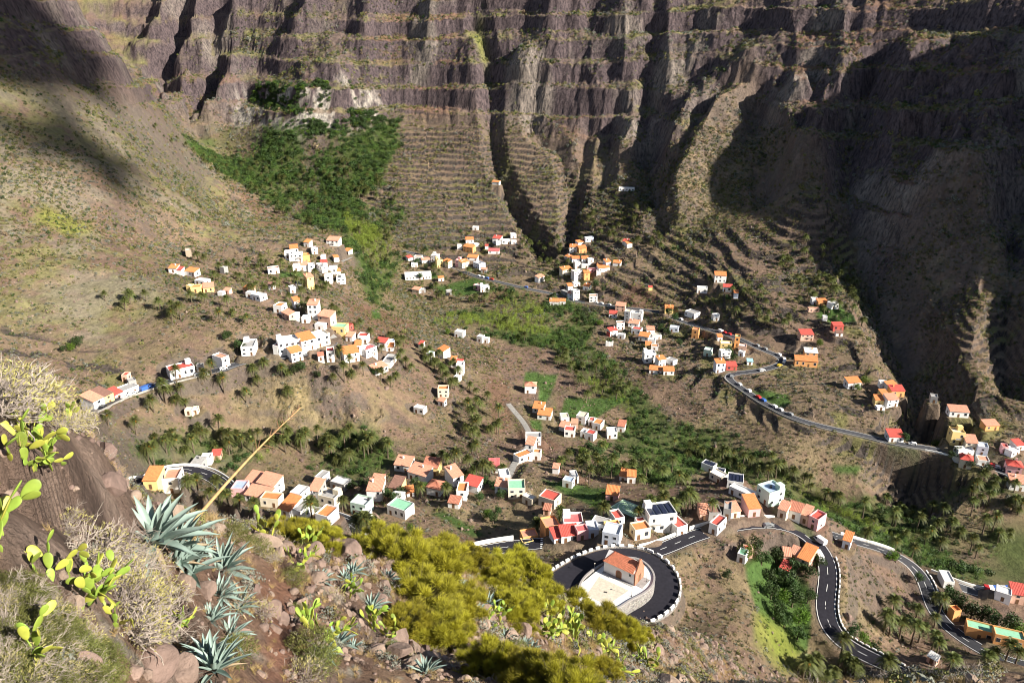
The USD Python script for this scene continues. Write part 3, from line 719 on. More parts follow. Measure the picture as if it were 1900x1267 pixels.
("above the right hand road", 1540, 690, 4.2, """136,137,236,132,7,5.5,w,So;382,137,442,142,6,5,w,Fw;452,152,522,142,6,4,w,So;472,197,576,197,7,5,o,Sr;392,227,442,224,5,6,y,So;346,267,412,270,6,5,y,So;442,277,526,272,7,6,w,Ss;366,302,426,304,5,1.5,w,Fw;776,242,832,250,6,3.5,g,Fg;926,352,1076,362,7,3.5,w,Ss;1206,462,1312,457,6,4,o,Ss;456,547,572,550,8,4,w,Sr"""),
("beside the road at the right edge", 1640, 770, 5.17, """632,284,756,294,8,9,y,Fc;772,338,886,348,8,6,c,Ss;882,384,986,402,7,6,b,Fw;702,404,852,408,6,3.5,w,Fw;716,504,832,528,8,6.5,c,Hr;892,488,1002,504,7,4,w,Fs;1166,558,1312,584,8,6,p,Hr;1196,718,1344,738,8,5.5,w,Ss;1122,368,1182,376,5,3.5,p,Fr;1216,412,1292,388,6,4,w,Fw;1266,348,1340,338,6,4,w,Sr"""),
("on the spur left of the stream", 680, 580, 5.6, """916,254,1002,266,7,5,w,Fw;1146,304,1200,314,6,5,w,Fw;1202,314,1264,322,5,4,w,Fw;742,444,802,474,7,6,w,So;792,474,856,454,6,5,w,Fw;622,504,676,514,6,6,w,Fm;542,372,582,378,5,4,w,Sr;872,554,926,558,6,5,w,So;932,654,1006,658,7,9,w,Fw;912,574,992,584,5,5,w,Sr;906,718,956,728,5,3,w,Fw;742,888,852,888,7,6.5,c,Fo;492,1042,594,1064,5,3,w,Fw;744,964,806,980,4,3,w,Ss"""),
("below the sports court", 1000, 840, 4.793, """712,258,782,272,6,4,w,So;782,272,856,278,5,3.5,w,So;206,303,292,323,5,3,w,Fb;292,278,352,273,7,3,w,Fw;592,423,702,438,6,3,p,So;132,188,162,192,4,4,w,Ss;36,553,96,563,4,2.5,s,St"""),
]
GROUPS[-1] = ("near the sports court",) + GROUPS[-1][1:]
for place, ox, oy, s, text in GROUPS:
    for e in text.split(';'):
        q = e.split(',')
        ax, ay, bx, by = (float(v) for v in q[:4])
        pa, pb = (ox + ax / s, oy + ay / s), (ox + bx / s, oy + by / s)
        c = hit((pa[0] + pb[0]) / 2, (pa[1] + pb[1]) / 2, rmin=175)
        A, B = at_z(*pa, c[2]), at_z(*pb, c[2])
        L = np.linalg.norm(B[:2] - A[:2])
        if L > 30 or L < 2.2:                                # keep slanting fronts within reason
            u = np.array([1.0, 0.15]) if L > 30 else (B - A)[:2] / max(L, .01)
            L = float(np.clip(L, 3.0, 30))
            A, B = np.append(c[:2] - u * L / 2, c[2]), np.append(c[:2] + u * L / 2, c[2])
        h = build_house(A, B, float(q[4]) * 0.8, float(q[5]) * (0.76 if float(q[5]) > 3.6 else 1.0), q[6], q[7], math.hypot(pb[0] - pa[0], pb[1] - pa[1]))
        h['place'], h['cx'], h['cy'] = place, (pa[0] + pb[0]) / 2, (pa[1] + pb[1]) / 2
        HOUSES.append(h)
for h in HOUSES:
    h['z'] += 0.3
    pad(h['foot'], h['z'] - 0.12, margin=1.4, blend=3.5)
_cc = hit(1163, 945, rmin=175)
pad(np.array([at_z(u, v, _cc[2])[:2] for u, v in ((1131, 942), (1156, 927), (1192, 942), (1178, 962))]), _cc[2] + 0.2, margin=1, blend=4)
FOOT = np.zeros_like(Z)
for h in HOUSES:
    a = window(np.array([[h['mid'][0], h['mid'][1], 0]]), 14)
    dx_, dy_ = XX[a] - h['mid'][0], YY[a] - h['mid'][1]
    lx, ly = dx_ * math.cos(h['yaw']) + dy_ * math.sin(h['yaw']), -dx_ * math.sin(h['yaw']) + dy_ * math.cos(h['yaw'])
    FOOT[a] = np.maximum(FOOT[a], (np.abs(lx) < h['W'] / 2 + 1.2) & (ly > -1.5) & (ly < h['D'] + 1.2))
# ------------------------------------------------------------------ what grows and lies on the ground: zones, then colour
GREEN = zone(["440,238 560,235 645,232 650,250 735,220 742,262 705,330 760,420 757,470 700,560 742,580 690,562 650,485 640,440 560,405 480,362 400,312 350,272 358,246",
              "930,540 1000,545 1060,560 1108,590 1090,640 1010,640 960,640 900,620 830,600 790,600 870,572",
              "1020,640 1100,640 1160,690 1200,740 1250,790 1340,800 1420,845 1500,882 1560,922 1650,905 1760,982 1990,990 1990,1095 1840,1088 1760,1062 1650,1030 1560,972 1500,942 1440,902 1300,872 1200,850 1120,842 1170,770 1080,700",
              "235,830 330,802 480,802 620,795 700,803 740,850 700,880 640,890 560,872 480,852 420,868 360,858 280,852",
              "1060,832 1200,850 1290,872 1250,905 1100,872"], 3)
GREEN *= np.clip(nz(40, 61, 3) * 3.2 - 0.65, 0, 1)
LIGHTCANE = zone(["1080,690 1130,700 1185,770 1130,765", "1500,930 1600,960 1760,1035 1700,1012", "1480,878 1560,935 1540,955 1440,888", "640,400 740,440 700,500 650,440", "900,560 1000,560 1020,620 900,610", "480,830 560,845 560,868 480,850", "790,590 880,580 900,612 830,606"], 3)
CROPS = zone(["975,690 1000,690 1000,712 972,720", "1002,695 1035,692 1020,735 1000,760", "985,775 1005,778 1006,795 988,798", "1160,735 1165,740 1080,790 1040,770 1050,735", "1390,722 1460,727 1470,748 1425,757",
              "800,950 822,946 905,985 880,990", "1000,890 1090,900 1130,935 1110,945 1020,900", "1090,905 1130,905 1145,930 1120,935", "1380,1050 1440,1020 1500,1085 1505,1150 1500,1200 1440,1212 1405,1130",
              "1470,966 1500,966 1515,1010 1490,1000", "1640,820 1700,835 1710,842 1650,836", "1500,570 1560,560 1590,590 1540,600", "1545,860 1600,865 1590,880 1550,876", "1760,890 1850,895 1900,925 1800,905", "520,505 560,505 570,515 520,517",
              "690,575 705,572 708,590 692,592", "780,505 800,500 830,512 790,515", "800,530 880,515 930,540 850,548"], 1.2)
OLIVE = zone(["1400,1130 1455,1158 1500,1222 1450,1252 1400,1195", "80,380 180,420 140,440 70,410", "900,0 870,60 905,110 890,20"], 3)
TRACK = zone(["470,1060 530,1050 560,1120 545,1180 570,1267 470,1267 500,1190 490,1120"], 3, rmin=0, rmax=60)
ROCKFACE = zone(["-60,760 60,770 140,820 250,930 300,1030 360,1160 400,1290 300,1290 260,1180 230,1040 130,960 0,900 -60,900", "150,770 240,870 260,930 180,880 100,820"], 2, rmin=0, rmax=30)
CLIFFY = zone(["480,720 560,700 640,720 720,770 700,800 600,790 480,760 420,740", "690,760 720,790 700,802 680,785", "1330,620 1330,640 1300,640"], 3)


def mix(a, b, t):
    return a + (np.asarray(b) - a) * t[..., None]


PLOUGH = zone(["640,560 700,570 770,600 775,640 720,650 650,625", "870,560 930,540 1000,545 960,560", "905,700 945,700 950,790 915,800", "800,985 905,985 930,1000 870,1015 760,985", "600,905 700,930 720,945 680,950 600,925", "1120,930 1160,935 1180,965 1140,960", "1040,870 1100,880 1095,900 1030,895", "1330,870 1380,905 1330,910 1290,890", "420,330 520,400 560,440 500,430", "1170,520 1225,540 1200,590 1150,560", "960,800 990,790 1040,830 1000,850"], 2)
# relief of the near slope and of the smaller faces
near = 1 - far
_edge = line("120,872 215,925 262,958 292,1000 315,1050 338,1100 362,1160 388,1225 420,1330", rmin=0, step=.4, smooth=1)
_a = window(_edge, 7.0)
_a = (slice(0, _a[0].stop), _a[1])
_d, _par = dist_to(_edge, XX[_a], YY[_a])
_i = np.clip(_par.astype(int), 0, len(_edge) - 2)
_t = (_edge[1:, :2] - _edge[:-1, :2])[_i]
_right = (XX[_a] - _edge[_i, 0]) * _t[..., 1] - (YY[_a] - _edge[_i, 1]) * _t[..., 0]
_sd = np.where(_right > 0, _d, -_d) + (nz(.9, 90, 3, XX[_a], YY[_a]) - .5) * .5
Z[_a] -= 1.25 * np.clip(_sd / .55, 0, 1) * np.clip(1 - (_d - 3) / 4, 0, 1) * near[_a] * (_right > -1)
rough1 = nz(2.2, 91, 4) - 0.5
rough2 = np.abs(nz(0.9, 92, 3) - 0.5)
Z += near * np.clip(RR / 40, 0.12, 1) * rough1 * 1.5
crag = np.clip(nz(1.6, 93, 3) * 3 - 1.2, 0, 1)
Z += near * (1 - TRACK) * crag * np.clip(RR / 30, 0.1, 1) * 0.55 * (1 - np.clip(ROAD_MASK * 3, 0, 1))
_k = (XX * 0.8 + YY * 0.5 + Z * 1.1) / 0.9 + nz(2.5, 94, 3) * 2.2
Z += near * ROCKFACE * (np.abs(_k - np.floor(_k) - 0.5) - 0.25) * 0.30
Z += CLIFFY * far * (np.abs(nz(14, 95, 4) - 0.5) * -14 + 2) * (1 - np.clip(ROAD_MASK * 3, 0, 1))

gy = np.gradient(Z, axis=0) / np.gradient(RR, axis=0)
gx = np.gradient(Z, axis=1) / (np.gradient(TT, axis=1) * RR)
steep = np.hypot(gx, gy)
m1, m2, m3 = nz(55, 71, 5), nz(9, 72, 4), nz(2.6, 73, 2)
soil = np.broadcast_to(np.array([0.165, 0.110, 0.080]), Z.shape + (3,)).copy()
soil = mix(soil, (0.225, 0.160, 0.105), np.clip((m1 - 0.45) * 4, 0, 1) * 0.8)
soil = mix(soil, (0.100, 0.078, 0.066), np.clip((m2 - 0.55) * 5, 0, 1) * 0.7)
# dry grass and lichen scrub: olive mottling
olive = np.clip((nz(70, 74, 4) * 0.6 + nz(6, 75, 4) * 0.6 - 0.56) * 6, 0, 1)
soil = mix(soil, (0.175, 0.165, 0.070), olive * (0.35 + 0.5 * M_LEFT))
soil = mix(soil, (0.200, 0.175, 0.130), M_LEFT * np.clip((nz(30, 76, 4) - 0.5) * 5, 0, 1) * 0.7)
# rock bands of the walls
wall_rock = np.array([0.074, 0.057, 0.060])
ledge = np.array([0.132, 0.096, 0.080])
wc = mix(np.broadcast_to(ledge, soil.shape).copy(), (0.150, 0.138, 0.062), np.clip((nz(45, 81, 4) * 0.6 + nz(7, 82, 3) * 0.5 - 0.5) * 5, 0, 1))
wc = mix(wc, (0.165, 0.088, 0.060), np.clip((nz(80, 83, 4) - 0.56) * 6, 0, 1) * 0.7)
st = np.clip((steep - 0.75) * 1.6, 0, 1)
wc = mix(wc, wall_rock, np.maximum(st, 0.25 * rock_band))
wc = mix(wc, (0.19, 0.165, 0.14), st * np.clip((nz(60, 84, 4) - 0.56) * 7, 0, 1) * 0.7)
soil = mix(soil, wc, far * M_WALL)
soil = mix(soil, (0.098, 0.080, 0.070), far * (1 - M_WALL) * np.clip((steep - 0.7) * 2.0, 0, 1) * 0.8)
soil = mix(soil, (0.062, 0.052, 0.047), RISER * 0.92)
tread = far * M_TERR * (1 - RISER)
soil = mix(soil, (0.175, 0.125, 0.090), tread * 0.45)
soil = mix(soil, (0.150, 0.150, 0.050), tread * np.clip((nz(18, 85, 3) - 0.6) * 8, 0, 1) * 0.7)
soil = mix(soil, (0.150, 0.085, 0.058), far * PLOUGH * .75)
soil = mix(soil, (0.260, 0.205, 0.105), far * CLIFFY * np.clip((nz(16, 86, 3) - 0.42) * 5, 0, 1) * 0.8)
soil = mix(soil, (0.060, 0.085, 0.024), far * GREEN * 0.85)
soil = mix(soil, (0.050, 0.105, 0.022), far * CROPS * 0.9)
soil = mix(soil, (0.170, 0.185, 0.035), far * OLIVE * 0.8)
# the white, ivy hung cliff at the head of the valley
PALE = zone(["440,175 520,155 640,155 735,190 730,215 650,245 560,245 430,235"], 4)
soil = mix(soil, (0.34, 0.31, 0.27), PALE * np.clip(st + 0.35, 0, 1) * np.clip((nz(12, 87, 3) - 0.4) * 5, 0, 1))
# near slope: red earth, rock, gravel
nearc = np.broadcast_to(np.array([0.190, 0.118, 0.082]), soil.shape).copy()
nearc = mix(nearc, (0.270, 0.190, 0.125), np.clip((nz(3.5, 96, 4) - 0.5) * 5, 0, 1))
nearc = mix(nearc, (0.130, 0.098, 0.080), np.clip((nz(1.1, 97, 4) - 0.55) * 6, 0, 1) * 0.8)
nearc = mix(nearc, (0.230, 0.205, 0.165), np.clip((nz(0.45, 98, 2) - 0.70) * 12, 0, 1))
nearc = mix(nearc, (0.225, 0.108, 0.070), TRACK * 0.8)
nearc = mix(nearc, (0.135, 0.096, 0.078), ROCKFACE * 0.9)
nearc = mix(nearc, (0.245, 0.180, 0.145), ROCKFACE * np.clip((nz(0.8, 99, 4) - 0.55) * 6, 0, 1))
soil = mix(soil, nearc, near)
soil = mix(soil, (0.150, 0.120, 0.095), np.clip(ROAD_MASK, 0, 1) * 0.5)
soil *= (0.80 + 0.40 * m3)[..., None]
ROCKY = np.clip(far * M_WALL * st + far * RISER * 0.7 + 0.5 * near * ROCKFACE, 0, 1)

GROUND = usdkit.material(stage, '/World/Looks/ground', {
    'c': ('attribute', {'attribute': 'soil'}), 'k': ('attribute', {'attribute': 'rocky'}), 'g': ('geometry', {}),
    'n1': ('noise_texture', {'scale': 0.55, 'detail': 8.0, 'roughness': 0.7}),
    'n2': ('noise_texture', {'scale': 5.0, 'detail': 6.0, 'roughness': 0.7}),
    'mp': ('mapping', {'scale': (0.45, 0.45, 0.05)}), 'n3': ('noise_texture', {'scale': 1.0, 'detail': 5.0, 'roughness': 0.7}),
    'r1': ('rgb_ramp', {'ramp': [(0.28, (0.62, 0.62, 0.64)), (0.5, (1.0, 1.0, 1.0)), (0.72, (1.38, 1.34, 1.28))]}),
    'r2': ('rgb_ramp', {'ramp': [(0.3, (0.70, 0.70, 0.70)), (0.7, (1.28, 1.28, 1.28))]}),
    'r3': ('rgb_ramp', {'ramp': [(0.38, (0.42, 0.42, 0.44)), (0.5, (1.0, 1.0, 1.0)), (0.66, (1.45, 1.40, 1.35))]}),
    'm1': ('mix', {'mix_type': 'multiply', 'fac': 0.9}), 'm2': ('mix', {'mix_type': 'multiply', 'fac': 0.8}), 'm3': ('mix', {'mix_type': 'multiply'}),
    'b1': ('bump', {'strength': 1.0, 'distance': 1.1}), 'b2': ('bump', {'strength': 0.8, 'distance': 0.10}),
    'p': ('principled_bsdf', {'roughness': 0.95, 'specular_ior_level': 0.15})},
    [('g.position', 'n1.vector'), ('g.position', 'n2.vector'), ('g.position', 'mp.vector'), ('mp.vector', 'n3.vector'),
     ('n1.fac', 'r1.fac'), ('n2.fac', 'r2.fac'), ('n3.fac', 'r3.fac'),
     ('c.color', 'm1.color1'), ('r1.color', 'm1.color2'), ('m1.color', 'm2.color1'), ('r2.color', 'm2.color2'),
     ('m2.color', 'm3.color1'), ('r3.color', 'm3.color2'), ('k.fac', 'm3.fac'),
     ('n1.fac', 'b1.height'), ('n2.fac', 'b2.height'), ('b1.normal', 'b2.normal'), ('b2.normal', 'p.normal'), ('m3.color', 'p.base_color')], surface='p.BSDF')
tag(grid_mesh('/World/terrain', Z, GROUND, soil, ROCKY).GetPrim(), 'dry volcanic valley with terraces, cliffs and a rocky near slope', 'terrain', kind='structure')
_zs = ndimage.map_coordinates


def ground_z(x, y):
    """height of the finished ground"""
    r, t = np.hypot(x, y), np.arctan2(x, y)
    return ndimage.map_coordinates(Z, [np.interp(r, rows, np.arange(len(rows))), np.interp(t, cols, np.arange(len(cols)))], order=1)


def near_hit(px, py, rmax=140.0):
    """the point of the finished near slope seen at a point of the photograph"""
    th, e = ray(px, py)
    j = float(np.interp(th, cols, np.arange(len(cols))))
    j0, w = int(j), j - int(j)
    s = (Z[:, j0] * (1 - w) + Z[:, j0 + 1] * w) / rows
    ok = (s >= e) & (rows < rmax)
    i = int(np.argmax(ok)) if ok.any() else int(np.argmin(np.abs(s - e) + (rows > rmax) * 9))
    ri = rows[i]
    if i and s[i - 1] < e:
        ri = rows[i - 1] + (e - s[i - 1]) / (s[i] - s[i - 1]) * (rows[i] - rows[i - 1])
    return np.array([ri * math.sin(th), ri * math.cos(th), np.interp(ri, rows, s * rows)])


def grid_at(A, x, y):
    r, t = np.hypot(x, y), np.arctan2(x, y)
    return ndimage.map_coordinates(A, [np.interp(r, rows, np.arange(len(rows))), np.interp(t, cols, np.arange(len(cols)))], order=1)
# ------------------------------------------------------------------ two clouds standing before the sun, out of the picture
CLOUDMAT = look('cloud', (0.8, 0.8, 0.82), rough=1.0, var=0.02)


def cloud(px, py, rmin, size, dist, seed, label):
    p = hit(px, py, rmin=rmin) + sun_dir * dist
    m = MB()
    r = np.random.default_rng(seed)
    for i in range(26):
        s = trimesh.creation.icosphere(2, 1.0)
        c = r.normal(size=3) * np.array(size) * [.42, .42, .25]
        R = r.uniform(.28, .5) * min(size[0], size[1])
        v = s.vertices * R * [1.15, 1.15, .6]
        v = v * (1 + .35 * (nz2(v[:, 0] / R * 1.6 + i * 5, v[:, 1] / R * 1.6 + v[:, 2] / R, 3, 3) - .5))[:, None]
        m.add(v + p + c, s.faces)
    tag(obj('cloud', m, CLOUDMAT, smooth=True), label, 'cloud', kind='stuff')


cloud(110, 262, 300, (120, 42, 30), 4200, 3, 'low cloud outside the picture shading the upper left hillside')
cloud(40, 70, 500, (120, 90, 30), 4200, 5, 'second low cloud outside the picture shading the upper left corner')
# ------------------------------------------------------------------ road surfaces, lines and walls
ASPH_NEW = look('asphalt_new', (0.020, 0.019, 0.026), rough=0.9, var=0.22, scale=0.9, bump=0.004, bscale=60, spec=0.2)
ASPH_OLD = look('asphalt_old', (0.058, 0.060, 0.068), rough=0.92, var=0.25, scale=0.5, bump=0.004, bscale=60, spec=0.2)
CONCRETE = look('concrete', (0.30, 0.285, 0.26), rough=0.9, var=0.25, scale=0.8)
WHITEWASH = look('whitewash', (0.78, 0.77, 0.74), rough=0.85, var=0.08, scale=0.7)
PAINT = look('road_paint', (0.72, 0.72, 0.70), rough=0.7, var=0.12, scale=2.0)
STONEWALL = usdkit.material(stage, '/World/Looks/stone_wall', {
    'g': ('geometry', {}), 'v': ('voronoi_texture', {'scale': 2.4, 'feature': 'distance_to_edge'}), 'v2': ('voronoi_texture', {'scale': 2.4}),
    'r': ('rgb_ramp', {'ramp': [(0.0, (0.36, 0.34, 0.31)), (0.06, (0.36, 0.34, 0.31)), (0.10, (0.12, 0.112, 0.11)), (1.0, (0.16, 0.15, 0.145))]}),
    'm': ('mix', {'mix_type': 'multiply', 'fac': 0.6}), 'b': ('bump', {'distance': 0.08}), 'hs': ('hsv', {'saturation': 0.15, 'value': 1.4}),
    'p': ('principled_bsdf', {'roughness': 0.9})},
    [('g.position', 'v.vector'), ('g.position', 'v2.vector'), ('v.distance', 'r.fac'), ('r.color', 'm.color1'), ('v2.color', 'hs.color'), ('hs.color', 'm.color2'),
     ('v.distance', 'b.height'), ('b.normal', 'p.normal'), ('m.color', 'p.base_color')], surface='p.BSDF')


def sub(p, a, b):
    """part of a line between two fractions of its length"""
    d = np.concatenate([[0], np.cumsum(np.linalg.norm(np.diff(p[:, :2], axis=0), axis=1))])
    t = np.linspace(a, b, max(3, int((b - a) * d[-1] / 2.0))) * d[-1]
    return np.stack([np.interp(t, d, p[:, k]) for k in range(3)], 1)


def near_fraction(p, px, py):
    q = np.stack(to_px(p), 1)
    return float(np.argmin(np.hypot(q[:, 0] - px, q[:, 1] - py))) / (len(p) - 1)


def surface(name, mat, label, edge=True, dash=True):
    p, w = ROADS[name]
    h = w / 2
    rd = obj('road' if w > 3.3 else 'path', MB().add(*ribbon(p, [-h - 0.3, -h, -h * 0.4, h * 0.4, h, h + 0.3], [-0.5, 0, 0.03, 0.03, 0, -0.5])), mat)
    tag(rd, label, 'road' if w > 3.3 else 'path', kind='structure')
    if edge:
        m = MB()
        for s in (-1, 1):
            m.add(*ribbon(p, [s * (h - 0.38) - 0.09, s * (h - 0.38) + 0.09], [0.034, 0.034]))
        tag(obj('road_edge_lines', m, PAINT), kind='structure')
    if dash:
        m = MB()
        L = np.linalg.norm(np.diff(p[:, :2], axis=0), axis=1).sum()
        for k in range(int(L / 7.5)):
            m.add(*ribbon(sub(p, k * 7.5 / L, (k * 7.5 + 3.2) / L), [-0.08, 0.08], [0.036, 0.036]))
        tag(obj('road_centre_lines', m, PAINT), kind='structure')
    return rd


def sweep(p, prof):
    """closed profile (offset, height) swept along p, with end caps"""
    prof = list(prof)
    o, hh = [a for a, b in prof] + [prof[0][0]], [b for a, b in prof] + [prof[0][1]]
    m = MB().add(*ribbon(p, o, hh))
    n, k = len(p), len(o)
    for base in (0, (n - 1) * k):
        m.add(m.v[0][base:base + k - 1], [(0, i, i + 1) for i in range(1, k - 2)])
    return m


def road_wall(name, side, a, b, label, mat=None, height=0.85, depth=3.0, thick=0.35, gap=0.45, blocks=None, category='wall', stone=None):
    """a low wall at a road's edge standing on its retaining wall"""
    p, w = ROADS[name]
    q = sub(p, a, b)
    o = side * (w / 2 + gap)
    o2 = o + side * thick
    if stone is None:
        wl = obj('road_wall', sweep(q, [(o, -depth), (o, height), (o2, height), (o2, -depth)]), mat or WHITEWASH)
        return tag(wl, label, category)
    t = thing('road_wall', label, category)
    obj('retaining_wall', sweep(q, [(o, -depth), (o, 0.25), (o2 + side * 0.25, 0.25), (o2 + side * 0.25, -depth)]), stone, t.GetPath())
    if blocks:
        L = np.linalg.norm(np.diff(q[:, :2], axis=0), axis=1).sum()
        step, ln = blocks
        for i in range(int(L / step)):
            s = sub(q, i * step / L, (i * step + ln) / L)
            obj('parapet_block', sweep(s[[0, len(s) // 2, -1]], [(o + side * .05, 0.25), (o + side * .05, height), (o2 + side * .1, height), (o2 + side * .1, 0.25)]), WHITEWASH, t.GetPath())
    return t


surface('village', ASPH_NEW, 'dark asphalt village road winding from the left hairpin to the lower right')
surface('loop', ASPH_NEW, 'dark asphalt hairpin bend curving round the chapel terrace', dash=False, edge=False)
surface('lower', look('asphalt_mid', (0.036, 0.037, 0.043), rough=0.9, var=0.22, scale=0.9), 'grey asphalt road below the village row at lower right')
surface('branch', ASPH_OLD, 'side road with parked cars at the lower right edge', dash=False)
surface('upper', ASPH_OLD, 'grey road through the upper left hamlet', dash=False)
surface('climb', CONCRETE, 'narrow lane climbing between houses of the left hamlet', edge=False, dash=False)
surface('lane', CONCRETE, 'short lane behind the far left hamlet', edge=False, dash=False)
surface('far', ASPH_OLD, 'grey road along the far side of the valley', dash=False)
surface('alley', CONCRETE, 'narrow concrete lane among the fields in mid valley', edge=False, dash=False)
V = ROADS['village'][0]
fv = lambda x, y: near_fraction(V, x, y)
road_wall('village', -1, fv(240, 900), fv(520, 945), 'long white parapet wall round the outside of the left hairpin')
road_wall('village', -1, fv(530, 948), fv(640, 978), 'white parapet wall above the crosswalk beside the left village row', height=0.8)
road_wall('village', -1, fv(880, 1031), fv(950, 1026), 'white roadside wall below the brown terraced field', height=1.5, depth=2)
road_wall('village', -1, fv(1190, 1024), fv(1285, 998), 'curved white parapet wall just behind the chapel hairpin', height=1.0)
road_wall('village', -1, fv(1290, 995), fv(1452, 970), 'long pale wall along the outer bend above the chapel', height=1.3, depth=2)
road_wall('village', -1, fv(1540, 1032), fv(1690, 1270), 'black and white kerbstone parapet on the valley side of the winding road', height=0.75, blocks=(2.2, 1.3), stone=look('dark_kerb', (0.10, 0.095, 0.09)), depth=2.2)
road_wall('loop', -1, 0.10, 0.93, 'dark stone retaining wall with white crenels round the chapel hairpin', height=1.1, depth=8.5, blocks=(2.3, 1.45), stone=STONEWALL, thick=0.5)
LW = ROADS['lower'][0]
fl_ = lambda x, y: near_fraction(LW, x, y)
road_wall('lower', -1, fl_(1563, 990), fl_(1668, 1040), 'straight white parapet above the reed beds at lower right', height=0.9, depth=3)
road_wall('lower', -1, fl_(1700, 1060), fl_(1728, 1130), 'curved kerb parapet on the outer side of the lower bend', height=0.7, blocks=(2.0, 1.2), stone=look('dark_kerb', (0.1, 0.095, 0.09)), depth=2)
BW = ROADS['branch'][0]
fb = lambda x, y: near_fraction(BW, x, y)
road_wall('branch', -1, fb(1725, 1064), fb(1835, 1099), 'white wall along the far side of the side road', height=1.0)
UP = ROADS['upper'][0]
fu = lambda x, y: near_fraction(UP, x, y)
road_wall('upper', 1, fu(165, 770), fu(305, 709), 'low grey parapet along the upper left road', mat=CONCRETE, height=0.7, depth=3)
road_wall('upper', 1, fu(312, 706), fu(400, 694), 'low grey parapet below the blue trimmed garage building', mat=CONCRETE, height=0.7, depth=3)
FR = ROADS['far'][0]
ff = lambda x, y: near_fraction(FR, x, y)
road_wall('far', 1, ff(850, 499), ff(1000, 540), 'grey retaining wall under the far road left of the hamlet', mat=CONCRETE, height=0.6, depth=5)
road_wall('far', 1, ff(1050, 558), ff(1110, 566), 'pale retaining wall of the far road below the tall white houses', mat=CONCRETE, height=0.6, depth=5)
road_wall('far', 1, ff(1345, 700), ff(1500, 780), 'grey parapet along the descending far road right of the valley', mat=CONCRETE, height=0.7, depth=4)
road_wall('far', 1, ff(1505, 783), ff(1640, 822), 'long grey parapet of the far road above the brown terraces', mat=CONCRETE, height=0.7, depth=4)
road_wall('far', 1, ff(1645, 824), ff(1720, 828), 'tall grey buttress wall under the road at the ravine', mat=CONCRETE, height=0.8, depth=8)
road_wall('far', 1, ff(1725, 828), ff(1840, 868), 'white and grey parapet beside the road at the right edge', height=0.8, depth=4)

# crosswalks
def crosswalk(name, px, py, n=6):
    p, w = ROADS[name]
    q = sub(p, near_fraction(p, px, py) - 0.001, near_fraction(p, px, py) + 0.02)[:3]
    c, t = q[0], (q[1] - q[0]) / np.linalg.norm(q[1] - q[0])
    nrm = np.array([t[1], -t[0], 0])
    m = MB()
    for i in range(n):
        o = (i - (n - 1) / 2) * w * 0.82 / (n - 1)
        a = c + nrm * o + np.array([0, 0, 0.045])
        m.quad(a - nrm * .25, a + nrm * .25, a + nrm * .25 + t * 3.4, a - nrm * .25 + t * 3.4)
    tag(obj('crosswalk', m, PAINT), kind='structure')


crosswalk('village', 1003, 1015)
crosswalk('village', 632, 975)
ORD = ['first', 'second', 'third', 'fourth', 'fifth', 'sixth', 'seventh', 'eighth', 'ninth', 'tenth', 'eleventh', 'twelfth', 'thirteenth', 'fourteenth', 'fifteenth', 'sixteenth', 'seventeenth', 'eighteenth', 'nineteenth', 'twentieth']


def describe(h):
    a = WALLS[h['wk']][1]
    size = 'low' if h['H'] < 3.3 else '' if h['H'] < 5.6 else 'two-storey' if h['H'] < 8 else 'tall'
    rf = {'F': 'flat {} roof', 'S': '{} pitched roof', 'G': '{} gabled roof', 'H': '{} hipped roof'}[h['roof'][0]].format(ROOFS[h['roof'][1]][1])
    noun = 'hut' if h['H'] < 3.3 and h['W'] < 7 else 'building' if h['W'] > 16 else 'house'
    return ' '.join(x for x in (size, a, noun, 'with', rf) if x)


_by = {}
for h in HOUSES:
    _by.setdefault((h['place'], describe(h)), []).append(h)
for (place, d), hs in _by.items():
    hs.sort(key=lambda h: h['cx'])
    for i, h in enumerate(hs):
        if len(hs) == 1:
            lab = f'{d} {place}'
        elif len(hs) == 2:
            lab = f"{('left' if i == 0 else 'right')} one, {d} {place}"
        else:
            lab = f'{ORD[i]} from left, {d} {place}'
        while len(lab.replace('-', ' ').split()) > 15 and ' pitched' in lab:
            lab = lab.replace(' pitched', '')
        while len(lab.replace('-', ' ').split()) > 15 and ' flat' in lab:
            lab = lab.replace(' flat', '')
        h['label'] = lab
for h in HOUSES:
    make_house(h, h['label'], 'houses ' + h['place'])
# ------------------------------------------------------------------ the chapel and its terrace
PZ = PLAZA_Z
tp = thing('chapel_terrace', 'white paved terrace with stone wall round the small chapel', 'terrace', (0, 0, 0))
TP = tp.GetPath()
pl = np.column_stack([PLAZA, np.full(len(PLAZA), PZ)])
cen = PLAZA.mean(0)


def flat_poly(poly, z, dz=0.12):
    import shapely
    return trimesh.creation.extrude_polygon(shapely.Polygon(poly), dz, engine='earcut').apply_translation([0, 0, z - dz])


PAVE = look('white_paving', (0.70, 0.69, 0.67), rough=0.9, var=0.06, scale=0.7)
obj('paving', flat_poly(PLAZA, PZ), PAVE, TP)
SQ = np.array([at_z(960 + u / 5.76, 960 + v / 5.76, PZ)[:2] for u, v in ((872, 630), (1190, 778), (958, 935), (735, 830))])
obj('stone_square', flat_poly(SQ, PZ + 0.012, 0.05), look('plaza_stone', (0.52, 0.47, 0.38), rough=0.9, var=0.16, scale=1.4), TP)
dr = np.array([at_z(960 + u / 5.76, 960 + v / 5.76, PZ)[:2] for u, v in ((925, 785), (962, 792), (955, 806), (920, 800))])
obj('drain', flat_poly(dr, PZ + 0.03, 0.05), look('drain_iron', (0.06, 0.055, 0.05), rough=0.7), TP)
ring = np.vstack([PLAZA, PLAZA[:1]])
rp = resample(np.column_stack([ring, np.full(len(ring), PZ)]), 1.2, 1)
if np.cross(ring[1] - ring[0], ring[2] - ring[1]) > 0:
    rp = rp[::-1]
